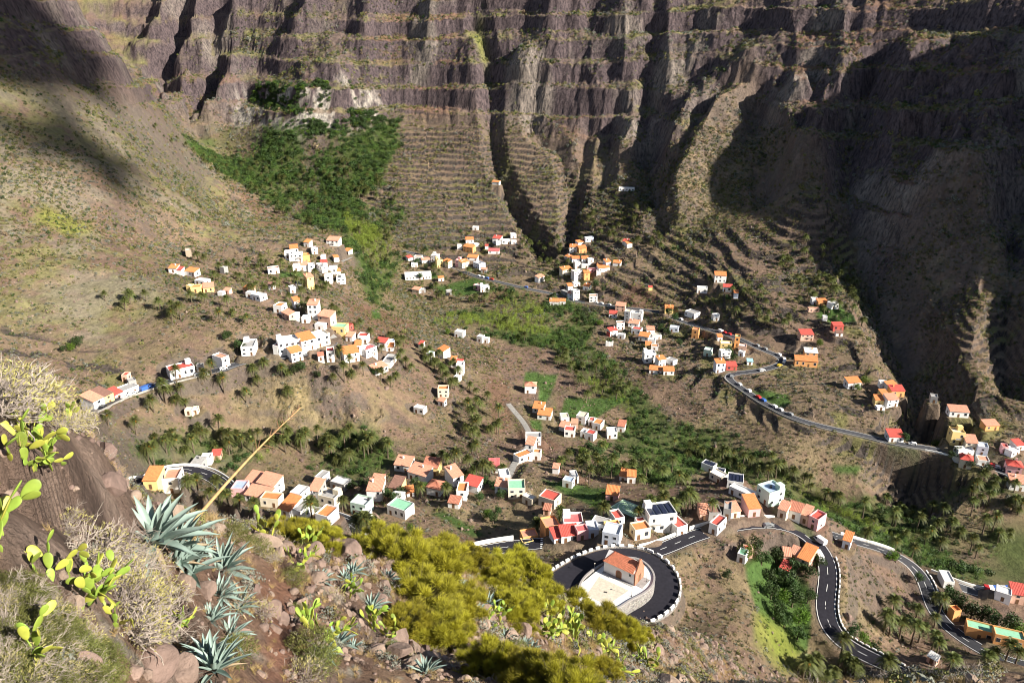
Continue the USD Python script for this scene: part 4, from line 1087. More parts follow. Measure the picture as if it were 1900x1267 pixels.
# run the walls only on the right and near sides, as in the photograph (outside = left of travel)
sgn = -1
obj('stone_wall', sweep(rp, [(sgn * 0.0, -8), (sgn * 0.0, 0.05), (sgn * 0.55, 0.05), (sgn * 0.55, -8)]), STONEWALL, TP)
obj('coping', sweep(rp, [(sgn * 0.0, 0.05), (sgn * 0.0, 0.5), (sgn * 0.6, 0.5), (sgn * 0.6, 0.05)]), look('coping_stone', (0.30, 0.28, 0.27), rough=0.9, var=0.2, scale=2), TP)
A, B, C = (at_z(960 + u / 5.76, 960 + v / 5.76, PZ) for u, v in ((922, 572), (1243, 722), (1322, 656)))
ch_yaw = math.atan2(B[1] - A[1], B[0] - A[0])
CL = float(np.linalg.norm(B - A))
CW = max(5.6, float(np.linalg.norm((C - B)[:2])))
ch = thing('chapel', 'small whitewashed chapel with orange tiled roof inside the hairpin bend', 'chapel', (*((A + B) / 2)[:2], PZ), ch_yaw)
CP = ch.GetPath()
CH, CR = 4.6, 7.0
b = MB().prism([(0, -0.3), (CW, -0.3), (CW, CH), (CW / 2, CR - 0.1), (0, CH)], -CL / 2, CL / 2 - 0.01).get()
v = np.array(b.vertices)
CHW = look('chapel_white', (0.74, 0.73, 0.72), rough=0.9, var=0.05, scale=0.5)
obj('wall', trimesh.Trimesh(np.stack([v[:, 1], v[:, 0], v[:, 2]], 1), b.faces[:, ::-1], process=False), CHW, CP)
sl, o = (CR - CH) / (CW / 2), 0.4
TI = look('chapel_tiles', (0.56, 0.20, 0.115), rough=0.85, var=0.22, scale=1.2)
hx = -CL / 2 + CW * 0.42
obj('roof', tiles((-CL / 2 - .3, -o, CH - o * sl), (CL / 2 - .3, -o, CH - o * sl), (CL / 2 - .3, CW / 2, CR), (hx, CW / 2, CR), pitch=.42), TI, CP)
obj('roof', tiles((CL / 2 - .3, CW + o, CH - o * sl), (-CL / 2 - .3, CW + o, CH - o * sl), (hx, CW / 2, CR), (CL / 2 - .3, CW / 2, CR), pitch=.42), TI, CP)
obj('roof', tiles((-CL / 2 - .3, CW + o, CH - o * sl), (-CL / 2 - .3, -o, CH - o * sl), (hx, CW / 2, CR), (hx, CW / 2, CR), pitch=.42), TI, CP)
# stepped facade of brown stone at the right hand end
f = MB()
prof = [(-0.15, -0.3), (CW + 0.15, -0.3), (CW + 0.15, CH - .2), (CW - 0.7, CH + 0.6), (CW / 2 + 0.9, CR + 0.2), (CW / 2 + 0.75, CR + 1.1), (CW / 2, CR + 1.6), (CW / 2 - 0.75, CR + 1.1), (CW / 2 - 0.9, CR + 0.2), (0.7, CH + 0.6), (-0.15, CH - .2)]
cx_, cz_ = CW / 2, CH / 2
n = len(prof)
vv = [(CL / 2, cx_, cz_)] + [(CL / 2, a, c) for a, c in prof] + [(CL / 2 + .45, cx_, cz_)] + [(CL / 2 + .45, a, c) for a, c in prof]
ff2 = [(0, 1 + (i + 1) % n, 1 + i) for i in range(n)] + [(n + 1, n + 2 + i, n + 2 + (i + 1) % n) for i in range(n)]
ff2 += [(1 + i, 1 + (i + 1) % n, n + 2 + (i + 1) % n) for i in range(n)] + [(1 + i, n + 2 + (i + 1) % n, n + 2 + i) for i in range(n)]
obj('facade', MB().add(vv, ff2), look('brown_tuff', (0.36, 0.16, 0.10), rough=0.9, var=0.25, scale=1.6, bump=.03), CP)
obj('corner_pilaster', MB().box(CL / 2 - .7, CL / 2 + .0, -.06, .0, -.3, CH), CHW, CP)
arch = [(-0.75, 0), (0.75, 0), (0.75, 1.9)] + [(0.75 * math.cos(a), 1.9 + .75 * math.sin(a)) for a in np.linspace(0.3, math.pi - .3, 7)] + [(-0.75, 1.9)]
dx = CL * 0.0
arch2 = [(x * 1.4, z * 1.13) for x, z in arch]
obj('door_frame', MB().prism([(x + dx, z) for x, z in arch2], -0.07, 0.0), look('brown_tuff', (0.36, 0.16, 0.1)), CP)
obj('door', MB().prism([(x + dx, z) for x, z in arch], -0.12, -0.05), WOOD, CP)
obj('window', MB().box(CL * .36 - .35, CL * .36 + .35, -.06, .04, 2.6, 3.5), GLASS, CP)
obj('door', MB().box(CL / 2 + .43, CL / 2 + .52, CW / 2 - .7, CW / 2 + .7, 0, 2.6), WOOD, CP)
obj('step', MB().box(CL / 2 + .5, CL / 2 + 3.0, 0.3, CW - .3, -.05, .14), look('step_stone', (0.30, 0.29, 0.28), rough=0.9), CP)
obj('plinth', MB().box(-CL / 2 - .05, CL / 2, -1.1, 0, -.05, .10), look('step_stone', (0.30, 0.29, 0.28)), CP)
IRON = look('lamp_iron', (0.05, 0.05, 0.055), rough=0.5)


def street_lamp(px, py, z, label, h=3.4):
    p = at_z(px, py, z)
    t = thing('street_lamp', label, 'street lamp', p)
    c = trimesh.creation.cylinder(0.05, h, sections=8).apply_translation([0, 0, h / 2])
    obj('pole', c, IRON, t.GetPath())
    obj('base', trimesh.creation.cylinder(0.14, 0.5, sections=8).apply_translation([0, 0, .25]), IRON, t.GetPath())
    obj('lantern', trimesh.creation.cone(0.28, -0.45, sections=6).apply_translation([0, 0, h + .42]), look('lantern_glass', (0.5, 0.48, 0.42), rough=0.3), t.GetPath())


street_lamp(960 + 985 / 5.76, 960 + 958 / 5.76, PZ, 'iron street lamp on the near left edge of the chapel terrace')
street_lamp(960 + 1220 / 5.76, 960 + 842 / 5.76, PZ, 'iron street lamp on the right edge of the chapel terrace')
street_lamp(960 + 1378 / 5.76, 960 + 690 / 5.76, PZ, 'iron street lamp beside the chapel facade steps')
street_lamp(960 + 822 / 5.76, 960 + 590 / 5.76, PZ, 'iron street lamp at the far left corner of the chapel terrace')

# ------------------------------------------------------------------ the sports court
cc = hit(1163, 945, rmin=175)
COURT = np.array([at_z(u, v, cc[2])[:2] for u, v in ((1131, 942), (1156, 927), (1192, 942), (1178, 962))])
cz = cc[2] + 0.35
t = thing('sports_court', 'pale green sports court with white circle behind the village houses', 'sports court', (0, 0, 0))
obj('court_surface', flat_poly(COURT, cz, 0.6), look('court_green', (0.30, 0.44, 0.27), rough=0.9, var=0.1, scale=.4), t.GetPath())
m = COURT.mean(0)
u_ = (COURT[1] - COURT[0]) / 2
mid0 = (COURT[0] + COURT[1]) / 2
ax_ = (COURT[3] - COURT[0]) / np.linalg.norm(COURT[3] - COURT[0])
for cpt, rad, nm in ((mid0 + ax_ * 4.5, 3.2, 'court_line'), (m, 1.8, 'court_line')):
    a = np.linspace(0, 2 * math.pi, 33)
    c = np.stack([cpt[0] + rad * np.cos(a), cpt[1] + rad * np.sin(a), np.full(33, cz + .012)], 1)
    obj(nm, MB().add(*ribbon(c, [-.1, .1], [0, 0])), PAINT, t.GetPath())
e = np.vstack([COURT, COURT[:1]])
e = (e - m) * 0.94 + m
obj('court_line', MB().add(*ribbon(np.column_stack([e, np.full(5, cz + .014)]), [-.09, .09], [0, 0])), PAINT, t.GetPath())
# ------------------------------------------------------------------ plants: shapes
rng = np.random.default_rng(7)


def blades(pos, dirs, lens, wid, bend=0.0, up=(0, 0, 1.0), seg=2, taper=True):
    """flat narrow leaves as one mesh: bases, directions, lengths"""
    pos, dirs = np.asarray(pos, float), np.asarray(dirs, float)
    n = len(pos)
    lens, wid = np.broadcast_to(lens, n)[:, None], np.broadcast_to(wid, n)[:, None]
    dirs = dirs / np.linalg.norm(dirs, axis=1, keepdims=True)
    side = np.cross(dirs, rng.normal(size=(n, 3)))
    side /= np.linalg.norm(side, axis=1, keepdims=True) + 1e-9
    V = []
    for k in range(seg + 1):
        s = k / seg
        c = pos + dirs * lens * s + np.array([0, 0, -1.0]) * bend * lens * s * s
        w = wid * ((1 - s) if taper else (1 - 0.3 * s)) * 0.5
        V += [c - side * w, c + side * w]
    V = np.stack(V, 1).reshape(-1, 3)
    m = 2 * (seg + 1)
    base = np.arange(n)[:, None] * m
    F = np.concatenate([base + np.array([2 * k, 2 * k + 1, 2 * k + 3, 2 * k + 2]) for k in range(seg)], 0)
    return V, F


def dome(n, up=0.2):
    d = rng.normal(size=(n, 3))
    d[:, 2] = np.abs(d[:, 2]) + up
    return d / np.linalg.norm(d, axis=1, keepdims=True)


def leaf_cloud(blobs, n, size):
    """leaf quads spread through a set of blobs (x, y, z, radius)"""
    blobs = np.asarray(blobs, float)
    w = blobs[:, 3] ** 2
    k = rng.choice(len(blobs), n, p=w / w.sum())
    d = rng.normal(size=(n, 3))
    d /= np.linalg.norm(d, axis=1, keepdims=True)
    p = blobs[k, :3] + d * (blobs[k, 3] * rng.uniform(0.55, 1.0, n) ** 0.5)[:, None]
    nrm = d + rng.normal(size=(n, 3)) * 0.6
    a = np.cross(nrm, rng.normal(size=(n, 3)))
    a /= np.linalg.norm(a, axis=1, keepdims=True)
    b = np.cross(nrm, a)
    b /= np.linalg.norm(b, axis=1, keepdims=True)
    s = (size * rng.uniform(0.6, 1.4, n))[:, None]
    V = np.stack([p - a * s, p - b * s * .6, p + a * s, p + b * s * .6], 1).reshape(-1, 3)
    return V, np.arange(n)[:, None] * 4 + np.array([0, 1, 2, 3])


def tube(points, radii, sides=5):
    p = np.asarray(points, float)
    t = np.gradient(p, axis=0)
    t /= np.linalg.norm(t, axis=1, keepdims=True) + 1e-12
    a = np.cross(t, np.where(np.abs(t[:, 2:]) < 0.9, [0, 0, 1.0], [1.0, 0, 0]))
    a /= np.linalg.norm(a, axis=1, keepdims=True) + 1e-12
    b, an = np.cross(t, a), np.arange(sides) * 2 * np.pi / sides
    v = p[:, None] + np.broadcast_to(radii, len(p))[:, None, None] * (np.cos(an)[None, :, None] * a[:, None] + np.sin(an)[None, :, None] * b[:, None])
    i, j = np.meshgrid(np.arange(len(p) - 1), np.arange(sides), indexing='ij')
    q = np.stack([i * sides + j, i * sides + (j + 1) % sides, (i + 1) * sides + (j + 1) % sides, (i + 1) * sides + j], -1).reshape(-1, 4)
    return v.reshape(-1, 3), q


LEAF = {
    'palm': look('palm_frond', (0.095, 0.110, 0.030), rough=0.55, var=0.45, scale=1.2, vary=0.25, translucent=0.15),
    'fruit': look('palm_fruit', (0.52, 0.20, 0.02), rough=0.6, var=0.3, scale=4),
    'bark': look('bark', (0.115, 0.088, 0.062), rough=0.95, var=0.35, scale=4),
    'tree': look('tree_leaf', (0.036, 0.066, 0.016), rough=0.6, var=0.5, scale=1.0, vary=0.3, translucent=0.2),
    'limetree': look('light_tree_leaf', (0.090, 0.155, 0.016), rough=0.6, var=0.4, scale=1.0, vary=0.25, translucent=0.25),
    'cane': look('cane_leaf', (0.105, 0.175, 0.036), rough=0.6, var=0.45, scale=0.5, vary=0.25, translucent=0.25),
    'canelight': look('cane_leaf_light', (0.200, 0.260, 0.040), rough=0.6, var=0.4, scale=0.5, vary=0.25, translucent=0.25),
    'scrub': look('scrub_leaf', (0.150, 0.150, 0.045), rough=0.8, var=0.45, scale=0.6, vary=0.35, translucent=0.1),
    'greyscrub': look('grey_scrub', (0.150, 0.155, 0.125), rough=0.85, var=0.35, scale=0.6, vary=0.3),
    'dryscrub': look('dry_scrub', (0.185, 0.135, 0.078), rough=0.9, var=0.4, scale=0.6, vary=0.3),
    'broom': look('broom_twig', (0.340, 0.315, 0.028), rough=0.7, var=0.4, scale=2.2, vary=0.15, translucent=0.2),
    'broomdark': look('broom_inner', (0.130, 0.115, 0.035), rough=0.8, var=0.4, scale=2.2),
    'agave': look('agave_leaf', (0.215, 0.285, 0.250), rough=0.5, var=0.22, scale=2.0, vary=0.12),
    'agavedead': look('agave_dry_leaf', (0.290, 0.220, 0.140), rough=0.8, var=0.3, scale=3.0),
    'pad': look('cactus_pad', (0.190, 0.270, 0.040), rough=0.5, var=0.3, scale=3.0, vary=0.25),
    'padyellow': look('cactus_pad_yellow', (0.330, 0.345, 0.055), rough=0.5, var=0.3, scale=3.0, vary=0.15),
    'twig': look('grey_twig', (0.300, 0.255, 0.215), rough=0.85, var=0.35, scale=5.0, vary=0.2),
    'twigdark': look('dark_twig', (0.120, 0.080, 0.062), rough=0.9, var=0.4, scale=5.0, vary=0.2),
    'grass': look('dry_grass', (0.400, 0.290, 0.130), rough=0.85, var=0.3, scale=2.0, vary=0.2, translucent=0.2),
    'rock': look('rock', (0.195, 0.140, 0.112), rough=0.95, var=0.35, scale=2.2, bump=0.06, bscale=6, vary=0.25),
}


def palm_parts(h, n_fronds, seed, skirt):
    r = np.random.default_rng(seed)
    lean = r.normal(size=2) * 0.06 * h
    k = 7
    z = np.linspace(-0.5, h, k)
    tp = np.stack([lean[0] * (z / h) ** 2, lean[1] * (z / h) ** 2, z], 1)
    trunk = MB().add(*tube(tp, np.concatenate([[.42, .34], np.full(k - 3, .27), [.36]]), 8))
    top = tp[-1]
    crown = MB()
    for i in range(n_fronds):
        az = i * 2.39996 + r.uniform(-.2, .2)
        el = math.radians(82 - 105 * (i / n_fronds) ** 0.8 + r.uniform(-8, 8))
        L = r.uniform(2.9, 3.9)
        d = np.array([math.cos(az) * math.cos(el), math.sin(az) * math.cos(el), math.sin(el)])
        s = np.linspace(0, 1, 9)[:, None]
        sp = top + d * L * s + np.array([0, 0, -1.0]) * L * s ** 2.2 * (0.42 + 0.25 * math.cos(el))
        t = np.gradient(sp, axis=0)
        t /= np.linalg.norm(t, axis=1, keepdims=True)
        side = np.cross(t, [0, 0, 1.0])
        side /= np.linalg.norm(side, axis=1, keepdims=True) + 1e-9
        nrm = np.cross(side, t)
        for sg in (-1, 1):
            for q in np.linspace(0.8, 7.9, 11):
                a, fq = int(q), q - int(q)
                b_ = sp[a] + (sp[min(a + 1, 8)] - sp[a]) * fq
                ll = 0.62 * math.sin(math.pi * min(1, 0.18 + q / 9.5)) + .1
                tip = b_ + side[a] * sg * ll * .8 + t[a] * ll * .55 + nrm[a] * ll * .25 - np.array([0, 0, .10])
                w = t[a] * 0.13
                crown.add([b_ - w, b_ + w, tip + w * .25, tip - w * .25], [(0, 1, 2, 3)])
    fr = MB()
    for i in range(skirt):
        az = r.uniform(0, 6.28)
        c = top + np.array([math.cos(az) * .8, math.sin(az) * .8, -0.55 + r.uniform(-.2, .3)])
        s_ = trimesh.creation.icosphere(1, 0.36)
        s_.vertices[:, 2] *= 1.3
        fr.add(s_.vertices + c, s_.faces)
    return trunk, crown, fr


PALMS = []
for i, (h, nf, sk) in enumerate(((5.5, 46, 4), (7.5, 44, 5), (3.2, 48, 2), (9.0, 40, 3))):
    p = proto('palm_kind_' + 'abcd'[i])
    t, c, f = palm_parts(h, nf, 30 + i, sk)
    obj('trunk', t, LEAF['bark'], p.GetPath(), smooth=True)
    obj('crown', c, LEAF['palm'], p.GetPath())
    obj('fruit_bunch', f, LEAF['fruit'], p.GetPath(), smooth=True)
    PALMS.append((p.GetPath(), t, c))


def tree_parts(seed, leaf_n=900):
    r = np.random.default_rng(seed)
    bl = [(0, 0, 2.6, 1.3)]
    for i in range(8):
        a = r.uniform(0, 6.28)
        q = r.uniform(.5, 1.5)
        bl.append((q * math.cos(a), q * math.sin(a), r.uniform(1.6, 3.6), r.uniform(.6, 1.1)))
    tr = MB().add(*tube([(0, 0, -.6), (0.05, 0, .6), (-.05, .1, 1.6), (0.1, 0, 2.6)], [.2, .16, .12, .05], 7))
    for b in bl[1:5]:
        tr.add(*tube([(0, 0, 1.0), (b[0] * .5, b[1] * .5, 1.6), b[:3]], [.1, .07, .03], 5))
    return tr, MB().add(*leaf_cloud(bl, leaf_n, 0.17))


TREES = []
for i in range(4):
    p = proto('tree_kind_' + 'abcd'[i])
    t, c = tree_parts(50 + i)
    obj('trunk', t, LEAF['bark'], p.GetPath(), smooth=True)
    obj('crown', c, LEAF['limetree' if i == 3 else 'tree'], p.GetPath())
    TREES.append((p.GetPath(), t, c))


def instancer(name, protos, pos, yaw, scale, idx, label, category=None, tilt=None):
    path = numbered('/World', name)
    pi = UsdGeom.PointInstancer.Define(stage, path)
    for i, (nm, mesh, mat) in enumerate(protos):
        pr = obj(nm, mesh, mat, path)
        pi.CreatePrototypesRel().AddTarget(pr.GetPath())
    pi.CreatePositionsAttr(Vt.Vec3fArray.FromNumpy(np.asarray(pos, np.float32)))
    n = len(pos)
    q = np.zeros((n, 4))
    q[:, 0], q[:, 3] = np.cos(np.asarray(yaw) / 2), np.sin(np.asarray(yaw) / 2)
    if tilt is not None:                                    # lean the yawed copy by small rotations about x and y
        tx, ty = tilt[:, 0] / 2, tilt[:, 1] / 2
        w, zq = q[:, 0].copy(), q[:, 3].copy()
        q = np.stack([w, w * tx - zq * ty, w * ty + zq * tx, zq], 1)
        q /= np.linalg.norm(q, axis=1, keepdims=True)
    pi.CreateOrientationsAttr(Vt.QuathArray([Gf.Quath(float(a), float(b), float(c), float(d)) for a, b, c, d in q]))
    s = np.asarray(scale, float)
    s = np.stack([s, s, s], 1) if s.ndim == 1 else s
    pi.CreateScalesAttr(Vt.Vec3fArray.FromNumpy(s.astype(np.float32)))
    pi.CreateProtoIndicesAttr(Vt.IntArray.FromNumpy(np.asarray(idx, np.int32)))
    tag(pi.GetPrim(), label, category, kind='stuff')
    return pi


def scatter(density, dmax, tries, rlo, rhi, seed, thlim=38.0):
    """points spread evenly over the plan, thinned by a density grid"""
    r = np.random.default_rng(seed)
    rr = np.sqrt(r.uniform(rlo ** 2, rhi ** 2, tries))
    tt = np.radians(r.uniform(-thlim, thlim, tries))
    x, y = rr * np.sin(tt), rr * np.cos(tt)
    keep = r.random(tries) < grid_at(density, x, y) / dmax
    x, y = x[keep], y[keep]
    return np.stack([x, y, ground_z(x, y)], 1)


def visible(p, slack=0.02):
    """whether points stand in the picture and are not hidden by nearer ground (coarse test)"""
    px, py = to_px(p)
    r, t = np.hypot(p[:, 0], p[:, 1]), np.arctan2(p[:, 0], p[:, 1])
    e = (p[:, 2] + 3) / r
    H = np.maximum.accumulate(Z / RR, axis=0)
    hi = ndimage.map_coordinates(H, [np.interp(r, rows, np.arange(len(rows))) - 2, np.interp(t, cols, np.arange(len(cols)))], order=1)
    return (px > -40) & (px < 1940) & (py > -40) & (py < 1320) & (e > hi - slack)


OPEN = np.clip(1 - ROAD_MASK * 1.5, 0, 1) * (1 - FOOT)
import shapely
for _p in (PLAZA, COURT):
    OPEN *= ~shapely.contains_xy(shapely.Polygon(_p).buffer(1.0), XX, YY)
# ------------------------------------------------------------------ ground cover that nobody could count
def clump(kind, n, h, spread, wid, bend, seg=2):
    a = rng.uniform(0, 6.28, n)
    q = np.sqrt(rng.uniform(0, 1, n)) * spread
    pos = np.stack([q * np.cos(a), q * np.sin(a), np.zeros(n)], 1)
    d = np.stack([rng.normal(size=n) * .25, rng.normal(size=n) * .25, np.ones(n)], 1) + pos * .15
    m = MB().add(*blades(pos, d, h * rng.uniform(.6, 1.1, n), wid, bend, seg=seg))
    return m


def cane_clump(seed):
    m = clump('cane', 14, 3.4, 1.0, .10, .15)
    n = 46
    a, q = rng.uniform(0, 6.28, n), np.sqrt(rng.uniform(0, 1, n)) * 1.1
    pos = np.stack([q * np.cos(a), q * np.sin(a), rng.uniform(.8, 3.2, n)], 1)
    d = np.stack([np.cos(a * 3.1), np.sin(a * 3.1), rng.uniform(.1, .9, n)], 1)
    return m.add(*blades(pos, d, rng.uniform(.6, 1.1, n), .16, .5))


cd = GREEN * OPEN
P = scatter(cd, 1.0, 90000, 230, 1000, 101)
P = P[visible(P)]
light = grid_at(LIGHTCANE, P[:, 0], P[:, 1]) + 0.35 * (nz2(P[:, 0] / 25, P[:, 1] / 25, 3, 3) - 0.5) > 0.42
patchy = nz2(P[:, 0] / 14, P[:, 1] / 14, 9, 3)
n = len(P)
rr = np.random.default_rng(5)
sc = np.clip(0.35 + patchy * 1.3, .4, 1.25) * rr.uniform(.8, 1.2, n) * np.clip(np.hypot(P[:, 0], P[:, 1]) / 550, 0.8, 1.5)
bush = (~light) & (rr.random(n) < 0.30)
idx = np.where(light, 2 + rr.integers(0, 2, n), rr.integers(0, 2, n))
for sel, nm, lab in ((~bush, 'canebrake', 'dense green canes and reeds filling the valley bottom'),):
    instancer(nm, [('cane', cane_clump(1), LEAF['cane']), ('cane', cane_clump(2), LEAF['cane']), ('pale_cane', cane_clump(3), LEAF['canelight']), ('pale_cane', cane_clump(4), LEAF['canelight'])],
              P[sel], rr.uniform(0, 6.28, sel.sum()), sc[sel], idx[sel], lab)
bm = [MB().add(*leaf_cloud([(0, 0, .8, 1.0), (.7, .2, .6, .7), (-.5, .5, 1.2, .7), (.1, -.7, .9, .75)], 170, .22)) for _ in range(3)]
instancer('undergrowth', [('bush', m, LEAF['tree']) for m in bm], P[bush], rr.uniform(0, 6.28, bush.sum()), sc[bush] * 1.5, rr.integers(0, 3, bush.sum()), 'dark bushes mixed through the green valley bottom')

# scrub on all slopes
slope_cover = OPEN * np.clip(0.35 + 1.6 * (nz(38, 121, 3) - 0.4) + 0.9 * (nz(8, 122, 2) - 0.5), 0.03, 1) * (1 - 0.9 * CROPS) * (1 - 0.8 * GREEN)
slope_cover = slope_cover * np.clip(1 - M_WALL * np.clip((steep - 1.3), 0, 1), 0.1, 1)
P = scatter(slope_cover, 1.0, 210000, 150, 800, 102)
P2 = scatter(slope_cover * np.clip(1.4 - steep * .5, .15, 1), 1.0, 130000, 800, 1200, 103)
P = np.vstack([P, P2])
P = P[visible(P)]
n = len(P)
left = grid_at(M_LEFT, P[:, 0], P[:, 1])
wallp = grid_at(M_WALL, P[:, 0], P[:, 1])
u = rr.random(n)
hue = nz2(P[:, 0] / 60, P[:, 1] / 60, 13, 3)
kind = np.where(u < 0.44 + 0.5 * (hue - .5), 0, np.where(u < 0.66, 1, np.where(u < .80, 2, 3)))
dist = np.hypot(P[:, 0], P[:, 1])
sc = rr.lognormal(0, .38, n) * np.clip(dist / 520, .65, 1.7) * 0.85
low = [MB().add(*leaf_cloud([(0, 0, .3, .62), (.4, .2, .25, .45), (-.35, -.2, .28, .45)], 60, .17)) for _ in range(4)]
instancer('slope_scrub', [('shrub', low[0], LEAF['scrub']), ('grey_shrub', low[1], LEAF['greyscrub']), ('dry_shrub', low[2], LEAF['dryscrub']), ('green_shrub', low[3], LEAF['tree'])],
          P, rr.uniform(0, 6.28, n), sc, kind, 'low dry shrubs dotted over the valley slopes')
# stones
P = scatter(OPEN * (1 - GREEN) * np.clip((nz(30, 131, 3) - .4) * 3, 0.05, 1), 1.0, 26000, 120, 700, 104)
P = P[visible(P)]
n = len(P)


def stone(seed, sub=1):
    s = trimesh.creation.icosphere(sub, 1.0)
    r = np.random.default_rng(seed)
    v = s.vertices * r.uniform(.6, 1.3, 3)
    for _ in range(5):
        d = r.normal(size=3)
        d /= np.linalg.norm(d)
        k = v @ d
        v = v - d * np.maximum(k - r.uniform(.45, .75), 0)[:, None]
    return MB().add(v + r.normal(size=v.shape) * .03, s.faces)


instancer('slope_stones', [('stone', stone(i), LEAF['rock']) for i in range(3)], P, rr.uniform(0, 6.28, n), rr.lognormal(-1.1, .5, n), rr.integers(0, 3, n), 'scattered stones lying on the valley slopes')
# crops in rows
P = scatter(CROPS * OPEN, 1.0, 60000, 200, 700, 105)
P = P[visible(P)]
n = len(P)
instancer('garden_crops', [('crop', low[0], LEAF['limetree']), ('crop', low[1], LEAF['tree'])], P, rr.uniform(0, 6.28, n), rr.uniform(.35, .8, n), (rr.random(n) < .4).astype(int), 'green vegetable crops on small terraced fields')
# ivy and bushes on the pale cliff at the valley head
IVY = zone(["470,160 540,152 650,155 655,190 640,235 600,215 560,205 520,200 470,195", "640,190 650,250 742,225 742,215 660,215", "550,215 560,245 640,240 640,222"], 2)
P = scatter(IVY * np.clip(nz(16, 141, 3) * 4 - 1.7, .0, 1), 1.0, 130000, 850, 1080, 106)
n = len(P)
instancer('cliff_bushes', [('bush', bm[0], LEAF['tree']), ('bush', bm[1], LEAF['tree']), ('bush', bm[2], LEAF['limetree'])], P, rr.uniform(0, 6.28, n), rr.uniform(1.2, 2.6, n), rr.choice(3, n, p=[.45, .4, .15]), 'dark green bushes hanging over the pale cliff')

# ------------------------------------------------------------------ palms
def place_list(s, rmin=175):
    return np.array([hit(*q, rmin=rmin) for q in pts(s)])


HANDPALMS = [
 ("below the upper left road", "253,805 202,792 305,745 286,763 308,748 318,735 327,750 338,740 345,748 300,730 330,722 382,716 395,712 405,708 312,822 322,815 368,808 385,812 408,808 440,815 415,820"),
 ("in the left side valley", "275,850 285,855 330,835 345,842 360,838 400,832 420,834 450,832 430,840 470,838 500,834 530,838 560,840 600,836 640,832 620,840 665,840 690,844 720,852 590,822 540,822 480,824 510,826 560,826 610,824 650,824 680,830"),
 ("around the terraced left hamlet", "459,675 480,668 523,697 535,697 534,735 457,744 480,715 620,718 640,714 633,685 653,706 707,708 726,721 735,707 657,612 668,610 629,593 625,585 616,583 725,633 743,636 750,642 735,640 690,640 650,690 675,700"),
 ("in the left village row", "353,915 389,930 474,953 447,948 408,937 664,1004 675,1007 685,1008 697,1010 581,979 637,967 706,1000 370,922 425,940"),
 ("between the mid valley houses", "782,925 828,925 831,878 845,876 865,890 879,885 884,892 930,882 896,897 820,870 805,868 870,872 910,885"),
 ("near the sports court", "1119,976 1037,974 1043,974 1184,974 1194,963 1205,964 1173,892 1189,896 1198,894 1228,888 1269,896 1092,900 1216,960 1228,955 1240,958 1252,960 1262,950 1275,955 1285,948 1296,955 1245,945 1225,940"),
 ("beside the village road near the chapel", "997,982 964,1047"),
 ("at the lower right bend", "1738,1213 1729,1204 1759,1244 1704,1190 1831,1211 1822,1244 1847,1220 1712,1129 1707,1107 1732,1168 1650,1177 1657,1138 1883,1234 1640,1170 1668,1185 1690,1195 1698,1150"),
 ("along the canebrake at right", "1250,835 1275,845 1300,850 1320,850 1340,858 1360,862 1390,868 1410,872 1450,880 1470,890 1500,905 1530,925 1560,935 1600,960 1620,975 1660,975 1700,985 1740,990 1780,1000 1680,930 1720,925 1650,905 1690,905 1750,945 1800,960 1840,990 1605,1000 1660,1025 1690,1040"),
]
FILLPALMS = [
 ("in the left side valley", "240,818 480,808 700,812 740,845 640,868 480,850 300,862", 26, 1), ("around the terraced left hamlet", "690,640 760,625 800,650 860,690 900,720 870,740 780,700 700,690", 30, 1),
 ("at the green head of the valley", "640,300 740,330 760,430 690,540 640,440 560,390 480,350 400,300", 110, 2), ("in the central valley bottom", "940,560 1000,640 1100,650 1190,740 1100,760 1010,650 930,620", 34, 1),
 ("beside the mid valley lane", "860,740 920,720 930,830 880,860 850,800", 22, 1), ("near the sports court", "1000,850 1120,850 1250,880 1290,900 1180,890 1060,880 1000,880", 24, 1),
 ("along the canebrake at right", "1250,810 1420,860 1500,900 1560,940 1450,900 1300,870", 20, 1), ("along the canebrake at right", "1600,960 1880,990 1890,1070 1760,1040 1620,980", 16, 1),
 ("left of the steep far hamlet", "960,420 1030,430 1060,500 1040,540 990,520 960,470", 34, 2), ("above the steep far hamlet", "1080,390 1220,400 1230,470 1150,460 1090,430", 34, 2),
 ("on the far right terraces", "1480,440 1600,470 1600,600 1500,590 1440,500", 56, 2), ("on the far right terraces", "1260,470 1480,560 1470,620 1300,570", 26, 2),
 ("above the terraced left hamlet", "360,470 560,500 640,560 620,600 480,560 380,520", 46, 2), ("on the dry slope above the left road", "130,560 520,560 480,610 300,600", 18, 2),
 ("in the lower right corner", "1450,1245 1620,1232 1600,1267 1480,1267", 14, 1), ("below the right hand road", "1660,880 1900,900 1900,960 1700,940", 26, 1),
 ("around the far central hamlet", "760,440 960,560 880,590 780,560", 26, 2), ("on the left hillside edge", "240,210 420,310 640,440 560,420 400,330", 40, 2)]
ALL = []
for place, s in HANDPALMS:
    for q in place_list(s):
        ALL.append((q, place, 0))
for place, s, n, cl in FILLPALMS:
    q = np.array(pts(s))
    lo, hi = q.min(0), q.max(0)
    pg = shapely.Polygon(q)
    k = 0
    while k < n:
        u_, v_ = rr.uniform(lo[0], hi[0]), rr.uniform(lo[1], hi[1])
        if pg.contains(shapely.Point(u_, v_)):
            ALL.append((hit(u_, v_, rmin=175), place, cl))
            k += 1
keep = []
for q, place, cl in ALL:
    if grid_at(FOOT, q[:1], q[1:2])[0] > .3 or grid_at(ROAD_MASK, q[:1], q[1:2])[0] > .4:
        q = q + np.array([4.0, -4.0, 0])
    q = np.array([q[0], q[1], ground_z(q[:1], q[1:2])[0]])
    keep.append((float(np.linalg.norm(q)), q, place, cl))
keep.sort(key=lambda a: a[0])
HEIGHT_WORD = ('', 'taller ', 'low ', 'very tall ')
TENS = ['', '', 'twenty ', 'thirty ', 'forty ', 'fifty ', 'sixty ']


